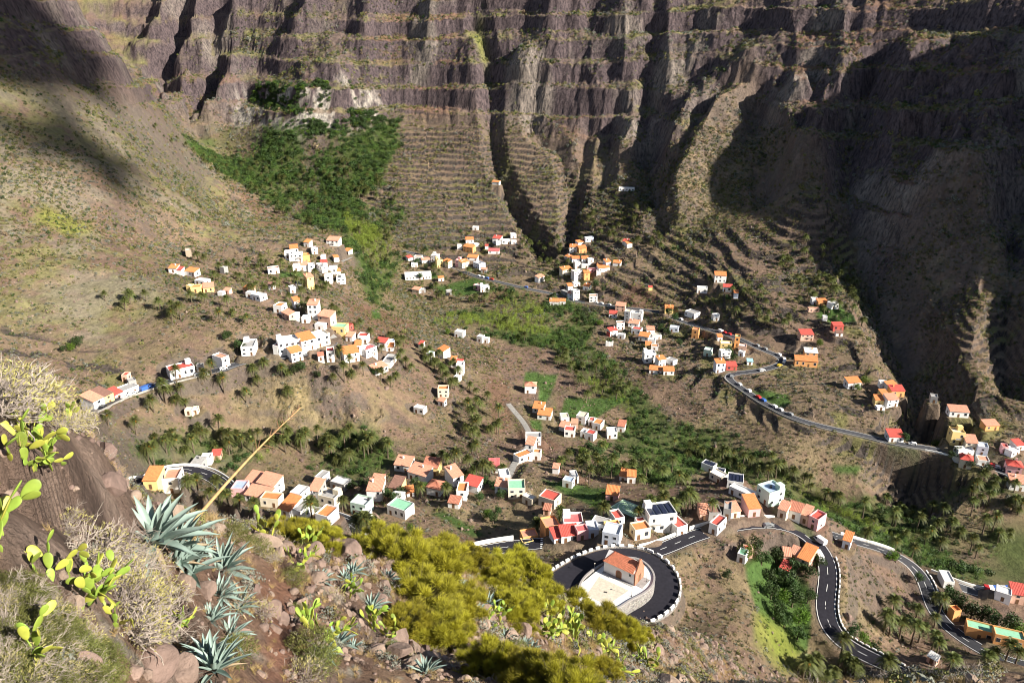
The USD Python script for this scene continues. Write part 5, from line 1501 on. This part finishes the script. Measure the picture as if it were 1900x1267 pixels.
def nth(i):
    i += 1
    if i <= 20:
        return ORD[i - 1]
    return (TENS[i // 10] + ORD[i % 10 - 1]) if i % 10 else TENS[i // 10].strip()[:-1] + 'ieth'


def number_off(items, key, px):
    """ordinals from the left among things that look alike"""
    by = {}
    for k, it in enumerate(items):
        by.setdefault(key(it), []).append(k)
    out = {}
    for ks in by.values():
        ks.sort(key=lambda k: px(items[k]))
        for i, k in enumerate(ks):
            out[k] = '' if len(ks) == 1 else f'{nth(i)} from left, '
    return out


chosen = []
for d, q, place, cl in keep[:296]:
    chosen.append((q, place, int(rr.choice(4, p=(.38, .24, .24, .14))), rr.uniform(.85, 1.25), rr.uniform(0, 6.28), rr.uniform(.9, 1.15)))
nums = number_off(chosen, lambda c: (c[1], c[2]), lambda c: float(to_px(c[0])[0]))
for i, (q, place, k, s, yaw, sz) in enumerate(chosen):
    copy_of(PALMS[k][0], 'palm_tree', f'{nums[i]}{HEIGHT_WORD[k]}green palm {place}', 'palm tree', q - [0, 0, .1], yaw, f'{HEIGHT_WORD[k]}palm trees {place}', (s, s, s * sz))
rest = keep[296:]
if rest:
    P = np.array([a[1] for a in rest])
    n = len(P)
    # the far palms: trunk and crown joined, two sizes
    instancer('far_palms', [('palm_crown', PALMS[0][2], LEAF['palm']), ('palm_trunk', PALMS[0][1], LEAF['bark'])], np.repeat(P, 2, 0), np.repeat(rr.uniform(0, 6.28, n), 2), np.repeat(rr.uniform(.8, 1.2, n), 2), np.tile([0, 1], n), 'distant palms too small to tell apart on the far slopes')

# ------------------------------------------------------------------ single broadleaf trees
TREELIST = [("dark fruit tree on the dry terraces at far left", "132,652,1.3 142,645,1.5 150,640,1.2 118,652,1.0"), ("leafy tree beside the upper left road", "418,630,1.3 425,625,1.1 440,645,1.6 452,650,1.2 560,690,1.6 548,695,1.4 700,700,1.5 690,690,1.3 590,700,1.2"),
 ("leafy tree in the walled garden below the bend", "1455,1092,2.2 1470,1122,2.0 1440,1142,1.8 1482,1152,1.6 1412,1052,1.7 1382,1032,1.5 1522,1042,1.4 1426,1078,1.5 1472,1062,1.5 1500,1075,1.6 1442,1032,1.5 1400,1028,1.6 1350,1078,1.0 1455,1160,1.4 1480,1180,1.5 1498,1120,1.4 1430,1110,1.6 1465,1100,1.9 1450,1115,1.7"),
 ("leafy fruit tree among the left village houses", "690,905,1.4 700,915,1.3 665,930,1.1 735,935,1.5 745,925,1.3 720,930,1.2 575,985,1.0 770,905,1.2 790,915,1.2 760,985,1.0 640,900,1.3 655,910,1.4 672,900,1.2 900,905,1.2 915,912,1.3 890,930,1.2 930,925,1.2 905,955,1.2 915,965,1.3 925,950,1.1"),
 ("leafy tree beside the far hamlet houses", "1105,538,2.0 1118,542,1.6 1095,545,1.5 1240,590,1.8 1250,600,1.6 1225,610,1.6 1235,625,1.8 1260,640,1.6 1350,560,1.4 880,540,1.2 800,535,1.4 790,500,1.6 775,490,1.8 780,520,1.5"),
 ("leafy tree near the right hand houses", "1545,600,1.4 1560,590,1.5 1520,640,1.6 1350,660,1.8 1360,668,1.5 1605,715,1.6 1590,725,1.4 1690,800,1.8 1700,810,1.6 1745,780,1.4 1735,795,1.4 1775,840,1.5 1765,850,1.3 1800,870,1.4 1830,880,1.4 1680,815,1.5"),
 ("leafy tree on the lower right hillside", "1580,1205,1.4 1600,1200,1.3 1620,1210,1.4 1700,1085,1.3 1650,1045,1.3 1660,1050,1.2 1680,1160,1.3 1690,1130,1.2 1780,1140,2.0 1760,1120,1.8 1800,1150,1.8 1840,1165,1.9 1870,1175,1.9 1820,1155,1.7 1890,1180,1.8"),
 ("bushy tree in the green mid valley", "1090,845,2.0 1105,855,2.2 1080,850,1.6 1115,842,1.8 1150,845,1.6 1160,700,1.5 1100,620,1.8 1080,600,1.8 1060,585,1.7 1115,605,1.6 1130,640,1.4 960,630,1.3 830,620,1.2")]
_tr = []
for lab, s in TREELIST:
    for u_, v_, sz in [tuple(float(x) for x in q.split(',')) for q in s.split()]:
        _tr.append((u_, v_, sz, lab.replace('dark ', ''), int(rr.integers(0, 3)) if rr.random() > .22 else 3))
nums = number_off(_tr, lambda c: (c[3], c[4] == 3), lambda c: c[0])
for i, (u_, v_, sz, lab, k) in enumerate(_tr):
    q = hit(u_, v_, rmin=175)
    q[2] = ground_z(q[:1], q[1:2])[0]
    copy_of(TREES[k][0], 'tree', nums[i] + ('bright green ' if k == 3 else 'dark green ') + lab, 'tree', q, rr.uniform(0, 6.28), ('bright ' if k == 3 else 'dark ') + lab, (sz, sz, sz * rr.uniform(.8, 1.1)))
# ------------------------------------------------------------------ vehicles
CARPAINT = {'white': (0.75, 0.75, 0.74), 'blue': (0.05, 0.13, 0.42), 'red': (0.45, 0.03, 0.03), 'grey': (0.22, 0.23, 0.24), 'black': (0.02, 0.02, 0.022), 'yellow': (0.65, 0.45, 0.04), 'silver': (0.5, 0.51, 0.52)}
CARS = {}


def car_proto(colour, van=False):
    key = colour + ('_van' if van else '_car')
    if key in CARS:
        return CARS[key]
    p = proto(key + '_kind')
    P = p.GetPath()
    pm = look('paint_' + colour, CARPAINT[colour], rough=0.3, var=0.03, spec=0.5)
    L, W = (5.2, 2.0) if van else (4.2, 1.75)
    if van:
        body = [(-L / 2, .35), (L / 2, .35), (L / 2, 1.0), (L / 2 - .5, 1.25), (L / 2 - 1.1, 2.1), (L / 2 - 1.4, 2.25), (-L / 2, 2.25)]
        glass = [(L / 2 - .62, 1.25), (L / 2 - 1.12, 2.02), (L / 2 - 1.9, 2.02), (L / 2 - 1.9, 1.25)]
    else:
        body = [(-L / 2, .3), (L / 2, .3), (L / 2, .72), (L / 2 - .9, .92), (L / 2 - 1.5, 1.42), (-L / 2 + .8, 1.45), (-L / 2 + .1, .95)]
        glass = [(L / 2 - 1.0, .93), (L / 2 - 1.52, 1.36), (-L / 2 + .84, 1.38), (-L / 2 + .3, .95)]
    obj('body', MB().prism(body, -W / 2, W / 2), pm, P)
    obj('side_windows', MB().prism(glass, -W / 2 - .015, W / 2 + .015), GLASS, P)
    ws = glass
    m = MB()
    a, b = (np.array(ws[0]), np.array(ws[1]))
    m.quad((a[0] + .04, -W / 2 + .12, a[1] + .03), (a[0] + .04, W / 2 - .12, a[1] + .03), (b[0] + .04, W / 2 - .2, b[1] + .03), (b[0] + .04, -W / 2 + .2, b[1] + .03))
    obj('windscreen', m, GLASS, P)
    for x in (-L / 2 + .8, L / 2 - .8):
        for y in (-W / 2 + .05, W / 2 - .05):
            c = trimesh.creation.cylinder(.33, .24, sections=14)
            c.apply_transform(trimesh.transformations.rotation_matrix(math.pi / 2, [1, 0, 0]))
            obj('wheel', c.apply_translation([x, y, .33]), look('tyre', (0.02, 0.02, 0.02), rough=0.8), P)
    for y in (-W / 2 + .3, W / 2 - .3):
        obj('headlight', MB().box(L / 2 - .06, L / 2 + .02, y - .18, y + .18, .58, .74), look('lamp_lens', (0.6, 0.6, 0.58), rough=0.2), P)
    CARS[key] = P
    return P


CARLIST = [("village", "644,977,white;690,993,white;715,997,silver;863,1034,white;1536,993,white_van;1551,1030,white_van;1415,968,grey"),
 ("upper", "228,743,white;244,741,white;189,763,black;266,722,blue_van;274,719,blue_van;369,694,white;378,695,white;396,695,black;419,694,white"),
 ("far", "885,511,white;895,515,white;902,517,blue;910,519,red;976,535,blue;1115,564,white;1106,563,white;1128,567,silver;1332,612,white_van;1260,593,white;1344,616,red;1353,618,red;1403,641,grey;1418,650,grey;1445,658,white;1460,662,white;1462,670,white;1444,679,yellow;1456,676,white;1410,686,white;1345,698,grey;1369,713,silver;1387,727,white;1401,738,red;1413,744,blue;1435,756,white;1443,760,silver;1466,771,grey;1697,822,white;1842,866,red;1850,869,silver;1857,872,black;1866,875,white"),
 ("branch", "1838,1096,red;1846,1097,white;1856,1097,blue;1866,1097,white;1876,1098,silver;1886,1099,blue")]
NEARBY = {'village': 'on the dark village road', 'upper': 'on the upper left road', 'far': 'on the far valley road', 'branch': 'parked in a row at the lower right edge'}
_cars = []
for rn, s in CARLIST:
    p, w = ROADS[rn]
    for q in s.split(';'):
        u_, v_, c = q.split(',')
        i = int(round(near_fraction(p, float(u_), float(v_)) * (len(p) - 1)))
        i = min(max(i, 1), len(p) - 2)
        t = p[i + 1] - p[i - 1]
        t = t / np.linalg.norm(t[:2])
        nr = np.array([t[1], -t[0], 0])
        side = -1 if rn in ('far', 'branch') else 1
        if rn == 'village':
            side = 1 if rr.random() < .5 else -1
        loc = p[i] + nr * side * (w / 2 - 1.25) + np.array([0, 0, .05])
        yaw = math.atan2(t[1], t[0]) + (0 if side > 0 else math.pi)
        if rn == 'branch':
            yaw += 1.2
            loc = p[i] - nr * (w / 2 + 0.4) + np.array([0, 0, .12])
        _cars.append((rn, c, loc, yaw))
_cnt = {}
for rn, c, *_ in _cars:
    _cnt[(rn, c)] = _cnt.get((rn, c), 0) + 1
_seen = {}
for rn, c, loc, yaw in _cars:
    col, van = c.split('_')[0], c.endswith('van')
    k = _seen[(rn, c)] = _seen.get((rn, c), 0) + 1
    o = '' if _cnt[(rn, c)] == 1 else ORD[k - 1] + ' from left, ' if _cnt[(rn, c)] > 2 else ('left ' if k == 1 else 'right ')
    copy_of(car_proto(col, van), 'van' if van else 'car', f"{o}small {col} {'van' if van else 'car'} {NEARBY[rn]}", 'van' if van else 'car', loc, yaw, 'vehicles ' + NEARBY[rn])
# ------------------------------------------------------------------ the rocky near slope: agaves, cactus, broom, dead scrub, boulders
def near_point(u_, v_):
    return near_hit(u_, v_)


def agave_leaf(L, wid, el, az, curl, r):
    n = 7
    s = np.linspace(0, 1, n)
    d = np.array([math.cos(el), math.sin(el)])
    x = 0.06 + L * (s * d[0] + curl * s ** 2 * d[1] * .9)
    z = L * (s * d[1] - curl * s ** 2.4 * (0.55 + .4 * d[0]))
    w = wid * np.array([.75, .92, 1.0, .92, .72, .42, .03]) * .5
    V = []
    for i in range(n):
        g = w[i] * .55
        tz = np.array([-(np.gradient(z)[i]), np.gradient(x)[i]])
        tz /= np.linalg.norm(tz) + 1e-9
        for y, up in ((-w[i], g), (-w[i] * .5, g * .25), (0, 0), (w[i] * .5, g * .25), (w[i], g), (w[i] * .5, -.035 * (1 - s[i])), (-w[i] * .5, -.035 * (1 - s[i]))):
            V.append((x[i] + tz[0] * up, y, z[i] + tz[1] * up))
    F = [(i * 7 + j, i * 7 + (j + 1) % 7, (i + 1) * 7 + (j + 1) % 7, (i + 1) * 7 + j) for i in range(n - 1) for j in range(7)]
    V = np.array(V)
    c, s_ = math.cos(az), math.sin(az)
    return np.stack([V[:, 0] * c - V[:, 1] * s_, V[:, 0] * s_ + V[:, 1] * c, V[:, 2]], 1), np.array(F)


AGAVES = []
for k in range(4):
    r = np.random.default_rng(200 + k)
    p = proto('agave_kind_' + 'abcd'[k])
    nl = (34, 28, 24, 30)[k]
    for i in range(nl):
        f = i / nl
        el = math.radians(84 - 76 * f ** .8 + r.uniform(-7, 7))
        v, fc = agave_leaf(r.uniform(.8, 1.15) * (.75 + .25 * min(1, f * 2.5)), r.uniform(.15, .19), el, i * 2.4 + r.uniform(-.2, .2), r.uniform(.0, .22) + .25 * (f > .6) * r.random(), r)
        obj('leaf', MB().add(v, fc), LEAF['agave'], p.GetPath(), smooth=60)
    for i in range(9):
        v, fc = agave_leaf(r.uniform(.5, .9), .1, math.radians(r.uniform(-25, 2)), r.uniform(0, 6.28), r.uniform(.1, .4), r)
        obj('dry_leaf', MB().add(v, fc), LEAF['agavedead'], p.GetPath(), smooth=60)
    AGAVES.append(p.GetPath())


def pad_mesh(L, W, T):
    s = trimesh.creation.icosphere(2, 1.0)
    v = s.vertices * [W / 2, T / 2, L / 2]
    v[:, 0] *= 1 + .28 * v[:, 2] / (L / 2)
    v[:, 2] += L / 2
    return v, s.faces


CACTI = []
for k in range(4):
    r = np.random.default_rng(300 + k)
    p = proto('cactus_kind_' + 'abcd'[k])

    def grow(M, depth, n):
        L = r.uniform(.26, .38)
        v, f = pad_mesh(L, L * r.uniform(.45, .58), .045)
        vv = v @ M[:3, :3].T + M[:3, 3]
        obj('cactus_pad', MB().add(vv, f), LEAF['padyellow' if r.random() < .22 + .1 * depth else 'pad'], p.GetPath(), smooth=True)
        if depth >= 3:
            return
        for _ in range(n):
            a = r.uniform(-1.0, 1.0)
            R = trimesh.transformations.euler_matrix(r.uniform(-.5, .5), a * .95, r.uniform(-1.2, 1.2))
            T = trimesh.transformations.translation_matrix([math.sin(a) * L * .38, 0, L * (.55 + .4 * math.cos(a))])
            grow(M @ T @ R, depth + 1, int(r.integers(1, 3)))
    for b in range((2, 3, 3, 2)[k]):
        a = r.uniform(0, 6.28)
        M = trimesh.transformations.euler_matrix(r.uniform(-.5, .5), r.uniform(-.5, .5), a)
        M[:3, 3] = [r.normal() * .22, r.normal() * .22, -.05]
        grow(M, 0, 2)
    CACTI.append(p.GetPath())

BROOMS = []
for k in range(3):
    r = np.random.default_rng(400 + k)
    p = proto('broom_kind_' + 'abc'[k])
    blobs = []
    for i in range(70):
        d = dome(1, .1)[0]
        q = r.uniform(.35, .92) ** .6
        blobs.append((*(d * q * [1.0, 1.0, .85] + [0, 0, .08]), r.uniform(.10, .22)))
    outer, inner = MB(), MB()
    for (x, y, z, R) in blobs:
        n = int(420 * R / .16)
        d = dome(n, .0)
        c0 = np.array([x, y, z])
        out_ = c0 / (np.linalg.norm(c0) + 1e-6)
        outer.add(*blades(c0 + d * R * r.uniform(.1, .7, n)[:, None] - [0, 0, R * .3], d + rng.normal(size=(n, 3)) * .45 + out_ * .35 + [0, 0, .2], R * r.uniform(.45, .95, n), .011, 0, seg=1))
        n2 = 14
        d = dome(n2, .0)
        inner.add(*blades(np.zeros((n2, 3)) + c0 * .15, c0 * .85 + d * R, np.linalg.norm(c0) + R * .3, .022, 0, seg=1))
    obj('green_twigs', outer, LEAF['broom'], p.GetPath())
    obj('stems', inner, LEAF['broomdark'], p.GetPath())
    BROOMS.append(p.GetPath())


def twig_bush(seed, stems, h, rad, levels=3, spread=.7):
    r = np.random.default_rng(seed)
    m = MB()

    def grow(p, d, L, R, lev):
        q = [p]
        dd = d.copy()
        for i in range(3):
            dd = dd + r.normal(size=3) * .22
            dd /= np.linalg.norm(dd)
            q.append(q[-1] + dd * L / 3)
        m.add(*tube(q, [R, R * .9, R * .8, R * .65], 3))
        if lev > 0:
            for _ in range(int(r.integers(2, 4))):
                nd = dd + r.normal(size=3) * .55
                nd[2] += .12
                grow(q[int(r.integers(1, 4))], nd / np.linalg.norm(nd), L * r.uniform(.5, .8), R * .65, lev - 1)
    for i in range(stems):
        d = r.normal(size=3) * [spread, spread, .35]
        d[2] = abs(d[2]) + .45
        grow(np.array([r.normal() * .12, r.normal() * .12, 0]), d / np.linalg.norm(d), h * r.uniform(.35, .6), rad, levels)
    return m


SCRUBS = {}
for nm, a in (('grey_twig_bush_kind', (500, 24, 1.0, .016, 3, .8, 'twig')), ('grey_twig_bush_wide_kind', (501, 30, .9, .013, 3, 1.1, 'twig')), ('dark_twig_bush_kind', (502, 26, .7, .009, 3, .8, 'twigdark')), ('fat_stem_bush_kind', (503, 40, .9, .022, 2, .9, 'twig'))):
    p = proto(nm)
    obj('stems', twig_bush(*a[:6]), LEAF[a[6]], p.GetPath())
    if nm == 'fat_stem_bush_kind' or 'wide' in nm:
        n = 420
        d = dome(n, .1)
        obj('leaf_tips', MB().add(*blades(d * rng.uniform(.55, .8, n)[:, None] * [1, 1, .8], d + rng.normal(size=(n, 3)) * .5, .09, .03, 0, seg=1)), look('tip_leaf', (0.30, 0.27, 0.10), rough=.8, var=.4, scale=3), p.GetPath())
    SCRUBS[nm] = p.GetPath()
p = proto('green_bush_kind')
obj('stems', twig_bush(510, 18, .7, .010, 2, .9), LEAF['twig'], p.GetPath())
n = 2600
d = dome(n, .0)
obj('foliage', MB().add(*blades(d * (rng.uniform(.2, .75, n) ** .6)[:, None] * [1, 1, .75], d + rng.normal(size=(n, 3)) * .7, .11, .022, 0, seg=1)), look('small_leaf', (0.125, 0.135, 0.035), rough=.75, var=.5, scale=3, vary=.2, translucent=.15), p.GetPath())
SCRUBS['green_bush_kind'] = p.GetPath()


def put(protos, name, label, cat, group, s, zoff=-.05, tilt=10, k_=1.0):
    items = [tuple(float(x) for x in q.split(',')) for q in s.split()]
    nums = number_off(items, lambda c: 0, lambda c: c[0])
    for i, (u_, v_, sz) in enumerate(items):
        sz *= k_
        copy_of(protos[i % len(protos)], name, nums[i] + label, cat, near_point(u_, v_) + [0, 0, zoff * sz], rr.uniform(0, 6.28), group, (sz, sz, sz * rr.uniform(.9, 1.1)), tilt=rr.uniform(-tilt, tilt, 2))


put(AGAVES, 'agave', 'large blue grey agave beside the rock ridge', 'agave', 'agaves along the rock ridge', "283,1000,1.75 322,1018,1.5 352,1062,1.2 330,1042,1.1", tilt=14, k_=.6)
put(AGAVES[:1], 'agave', 'largest blue grey agave with wide fanned leaves beside the red path', 'agave', None, "412,1058,1.3", tilt=14, k_=.6)
put(AGAVES, 'agave', 'small blue grey agave on the left side of the red path', 'agave', 'agaves left of the red path', "408,1105,.8 440,1128,.8 425,1180,.85 398,1240,.9 380,1215,.7 392,1150,.7", k_=.6)
put(AGAVES, 'agave', 'blue grey agave among the rocks right of the red path', 'agave', 'agaves right of the red path', "595,1078,.8 655,1062,.85 640,1075,.7 690,1128,1.05 625,1196,1.1 600,1215,.7 720,1075,.85 655,1205,.6", k_=.6)
put(AGAVES, 'agave', 'pale spiky agave between the yellow green broom bushes', 'agave', 'agaves between the broom bushes', "855,1092,1.0 872,1105,1.1 905,1122,1.25 888,1132,.8 868,1068,.8 845,1100,.9", k_=.6)
put(AGAVES, 'agave', 'small pale agave on the lower right of the near slope', 'agave', 'agaves on the lower near slope', "938,1182,.8 990,1205,.8 790,1248,.9 975,1195,.7 1205,1195,1.2 1225,1210,1.1", k_=.6)
put(CACTI, 'prickly_pear', 'prickly pear with long green pads at the upper left rock', 'cactus', 'cacti on the upper left rock', "45,850,.6 62,866,.5 52,815,.5 90,868,.5 125,800,.5 62,706,.5")
put(CACTI, 'prickly_pear', 'prickly pear with bright yellow pads amid the grey scrub at left', 'cactus', 'cacti in the grey scrub', "95,1075,.5 165,1118,.6 150,1130,.6 12,1025,.7 215,1165,.4 322,1165,.5 38,1225,.5")
put(CACTI, 'prickly_pear', 'small yellow green prickly pear beside the agaves', 'cactus', 'small cacti on the near slope', "485,1000,1.0 572,1022,.8 560,1052,.7 700,1172,.8 722,1182,.7 640,1105,.7 612,1190,.8 640,1215,.7 850,1125,.9 920,1152,.9 905,1160,.8 585,1175,.7")
put(CACTI, 'prickly_pear', 'pale green prickly pear thicket on the slope above the chapel terrace', 'cactus', 'cactus thicket above the chapel', "1015,1160,1.5 1030,1175,1.5 1045,1160,1.6 1055,1180,1.6 1065,1195,1.7 1040,1195,1.5 1022,1190,1.4 1075,1210,1.7 1128,1225,1.8 1140,1238,1.8 1115,1215,1.7 1000,1175,1.2 1200,1240,1.8 1185,1225,1.7")
put(BROOMS, 'broom_bush', 'large yellow green broom bush in the middle of the near slope', 'bush', 'big central broom bushes', "735,1052,1.7 800,1062,1.9 862,1060,1.8 775,1130,1.75 812,1192,1.45 752,1172,1.2 705,1022,1.5 842,1138,1.5 770,1018,2.0 820,1025,2.0")
put(BROOMS, 'broom_bush', 'rounded yellow green broom bush left of the chapel terrace', 'bush', 'broom bushes left of the chapel', "908,1072,2.0 950,1068,2.2 985,1092,2.2 930,1105,1.7 972,1152,1.75 945,1148,1.4 1000,1128,1.7 915,1095,1.5")
put(BROOMS, 'broom_bush', 'bright green broom bush at the bottom edge of the picture', 'bush', 'broom bushes at the bottom edge', "905,1250,1.0 950,1266,.95 1005,1280,1.1 1040,1295,1.1 885,1232,.6")
put(BROOMS, 'broom_bush', 'open olive broom shrub overhanging the chapel terrace', 'bush', 'broom shrubs beside the chapel terrace', "1058,1118,2.8 1120,1178,2.6 1140,1188,2.5 1172,1180,2.6 1105,1160,2.0 1110,1262,1.6 1190,1182,1.8")
put(BROOMS, 'broom_bush', 'low yellow broom at the crest above the left village row', 'bush', 'low broom at the crest', "525,1003,1.0 552,1008,1.1 580,1010,1.1 598,1012,.9")
put([SCRUBS['grey_twig_bush_kind'], SCRUBS['grey_twig_bush_wide_kind'], SCRUBS['fat_stem_bush_kind']], 'dry_bush', 'tangled leafless grey bush on the left rock ridge', 'bush', 'grey bushes on the left ridge',
    "235,1085,1.1 275,1110,1.1 250,1150,1.15 300,1150,1.0 205,1075,1.0 185,1020,.9 230,1025,.9 265,1070,1.0 310,1120,.8 290,1175,.9 225,1120,1.1 240,1180,.9 150,1040,.8 120,985,.7 175,1075,.8 205,1040,.9 255,1035,.7 265,1190,.7 320,1190,.6", k_=.72)
put([SCRUBS['fat_stem_bush_kind'], SCRUBS['grey_twig_bush_wide_kind']], 'spurge_bush', 'dense pale yellow grey spurge bush at the far left edge', 'bush', 'spurge bushes at the left edge', "25,752,1.5 62,760,1.35 5,735,1.5 45,738,1.3 82,760,1.1 -15,760,1.4 15,775,1.2 125,785,1.0 138,795,.9 110,800,.8 95,775,.9", k_=.62)
_gb = ' '.join(f'{x:.0f},{y:.0f},{s_:.2f}' for x, y, s_ in [(a * 21 + (b % 2) * 10 - 5, 1092 + b * 22 + (a * 37 % 11), .26 + .12 * ((a * 7 + b * 5) % 5) / 5) for b in range(9) for a in range(10) if a * 21 < 60 + b * 24])
put([SCRUBS['green_bush_kind'], SCRUBS['grey_twig_bush_kind'], SCRUBS['green_bush_kind'], SCRUBS['grey_twig_bush_wide_kind']], 'green_bush', 'small green and grey bush in the lower left corner', 'bush', 'bushes in the lower left corner', _gb)
put([SCRUBS['dark_twig_bush_kind'], SCRUBS['green_bush_kind'], SCRUBS['grey_twig_bush_wide_kind']], 'small_bush', 'small brown and grey bush beside the red path', 'bush', 'small bushes beside the path', "412,1108,.9 430,1218,.8 482,1142,.7 552,1195,.9 575,1205,1.0 560,1262,.9 535,1055,1.0 470,1022,.9 505,1008,.8 410,1080,.9 550,1140,.6 440,1130,.7 400,1180,.8 590,1235,.8 620,1110,.7 655,1130,.7 540,1075,.8 500,1040,.7 690,1200,.7 730,1210,.6 760,1230,.6 680,1240,.7 840,1200,.7 860,1230,.7 1000,1230,1.0 960,1205,.8 1050,1240,1.1 1080,1250,1.2 430,1000,.9 460,985,.9 360,985,.9 640,1020,1.1 670,1030,1.0 620,1040,.9 1100,1240,1.3 1150,1215,1.5", k_=.75)

# boulders
for i, q in enumerate("404,985,.7 472,1098,.35 508,1140,.5 522,1152,.45 545,1100,.35 560,1120,.4 640,1095,.5 612,1098,.45 700,1208,.6 740,1215,.7 800,1222,.6 768,1240,.7 850,1215,.6 905,1140,.7 890,1150,.6 935,1165,.5 1000,1165,.7 585,1030,.9 640,1030,1.1 690,1025,1.0 620,1015,1.0 720,1000,.9 660,1045,.7 770,1205,.5 560,1250,.4 960,1220,.5 1090,1230,.8 1215,1220,1.0 1260,1240,1.2 1180,1255,1.0 345,1085,.5 380,1100,.5 540,1135,.3 250,925,.5 205,905,.6 150,1255,.4 290,1240,.7 330,1250,.6".split()):
    u_, v_, sz = (float(x) for x in q.split(','))
    sz *= .55
    s = trimesh.creation.icosphere(3, 1.0)
    r = np.random.default_rng(600 + i)
    v = s.vertices * r.uniform(.7, 1.25, 3)
    for _ in range(9):
        d = r.normal(size=3)
        d /= np.linalg.norm(d)
        v = v - d * np.maximum(v @ d - r.uniform(.45, .8), 0)[:, None]
    v = v * (1 + .10 * (nz2(v[:, 0] * 2.2 + i * 3, v[:, 1] * 2.2 + v[:, 2] * 1.7, 3, 3) - .5))[:, None] * sz
    where = 'on the left rock ridge' if u_ < 400 and v_ > 890 else 'along the crest of the near slope' if v_ < 1050 else 'beside the red path' if u_ < 600 else 'among the broom bushes' if u_ < 960 else 'on the slope above the chapel'
    b = obj('boulder', MB().add(v + near_point(u_, v_) + [0, 0, sz * .15], s.faces), LEAF['rock'], smooth=50)
    tag(b, f"{'large' if sz > .33 else 'small'} angular reddish brown boulder, {where}, {'near' if v_ > 1130 else 'upper'} part", 'boulder', f'boulders {where}')

# the dead flower stalk of an agave, leaning right
P0 = near_point(338, 992)
th_, e_ = ray(558, 756)
P1 = np.array([21.5 * math.sin(th_), 21.5 * math.cos(th_), 21.5 * e_])
st_ = thing('agave_flower_stalk', 'long dead straw coloured agave flower stalk leaning to the right', 'flower stalk', P0)
s = np.linspace(0, 1, 14)[:, None]
c = (P1 - P0) * s + np.array([0, 0, 1]) * (np.sin(s * math.pi) * .12)
obj('stem', MB().add(*tube(c, np.linspace(.05, .012, 14), 8)), look('dry_stalk', (0.42, 0.27, 0.12), rough=.8, var=.3, scale=3), st_.GetPath(), smooth=True)
m = MB()
r = np.random.default_rng(9)
for k in range(26):
    f = r.uniform(.55, 1.0)
    b0 = np.array([np.interp(f, s[:, 0], c[:, j]) for j in range(3)])
    d = r.normal(size=3)
    d -= (P1 - P0) * (d @ (P1 - P0)) / ((P1 - P0) @ (P1 - P0))
    d /= np.linalg.norm(d)
    e = b0 + d * .28 * (1.15 - f) * 2 + (P1 - P0) * .03
    m.add(*tube([b0, (b0 + e) / 2 + [0, 0, .02], e], [.012, .010, .006], 4))
obj('side_branch', m, look('dry_stalk_dark', (0.20, 0.11, 0.06), rough=.9, var=.3, scale=4), st_.GetPath())

# loose cover of the near slope
NEARD = near * (1 - TRACK * .92) * np.clip(nz(1.7, 151, 3) * 2.4 - .6, .05, 1)
P = scatter(NEARD * (1 - .55 * ROCKFACE), 1.0, 26000, 5, 60, 201, 40)
P = np.vstack([P, scatter(NEARD, 1.0, 30000, 20, 150, 202, 40)])
P = P[visible(P, .05)]
n = len(P)
gt = MB().add(*blades(np.stack([rng.normal(size=70) * .05, rng.normal(size=70) * .05, np.zeros(70)], 1), dome(70, .5), rng.uniform(.15, .42, 70), .010, .25))
dist = np.hypot(P[:, 0], P[:, 1])
instancer('dry_grass', [('grass_tuft', gt, LEAF['grass'])], P, rr.uniform(0, 6.28, n), rr.uniform(.4, 1.1, n) * np.clip(dist / 22, .6, 2.2), np.zeros(n), 'tufts of dry straw coloured grass on the near slope')
P = scatter(NEARD * (1 - .5 * ROCKFACE) * np.clip(nz(3.5, 152, 3) * 3 - 1.2, 0, 1), 1.0, 16000, 6, 60, 203, 40)
P = np.vstack([P, scatter(NEARD * np.clip(nz(6, 153, 3) * 3 - .9, 0, 1), 1.0, 26000, 40, 170, 204, 40)])
P = P[visible(P, .05)]
n = len(P)
tw = [twig_bush(520 + i, 9, .45, .007, 2, .9) for i in range(2)]
lf = MB().add(*leaf_cloud([(0, 0, .15, .28), (.2, .1, .12, .2), (-.15, -.15, .12, .2)], 150, .045))
dist = np.hypot(P[:, 0], P[:, 1])
instancer('low_scrub', [('twigs', tw[0], LEAF['twig']), ('dark_twigs', tw[1], LEAF['twigdark']), ('small_shrub', lf, LEAF['greyscrub']), ('green_shrub', lf, LEAF['scrub'])], P, rr.uniform(0, 6.28, n), rr.uniform(.5, 1.3, n) * np.clip(dist / 26, .6, 2.6), rr.choice(4, n, p=(.3, .2, .3, .2)), 'low dead twigs and small shrubs covering the near slope')
P = np.vstack([scatter(near * (1 - .6 * ROCKFACE) * np.clip(nz(2.5, 154, 3) * 2 - .4, .15, 1), 1.0, 30000, 5, 45, 205, 40), scatter(near, 1.0, 16000, 40, 190, 206, 40)])
P = P[visible(P, .05)]
n = len(P)
dist = np.hypot(P[:, 0], P[:, 1])
instancer('loose_stones', [('stone', stone(20 + i), LEAF['rock']) for i in range(3)], P, rr.uniform(0, 6.28, n), rr.lognormal(-2.6, .6, n) * np.clip(dist / 20, .7, 4), rr.integers(0, 3, n), 'loose stones and gravel on the near slope')
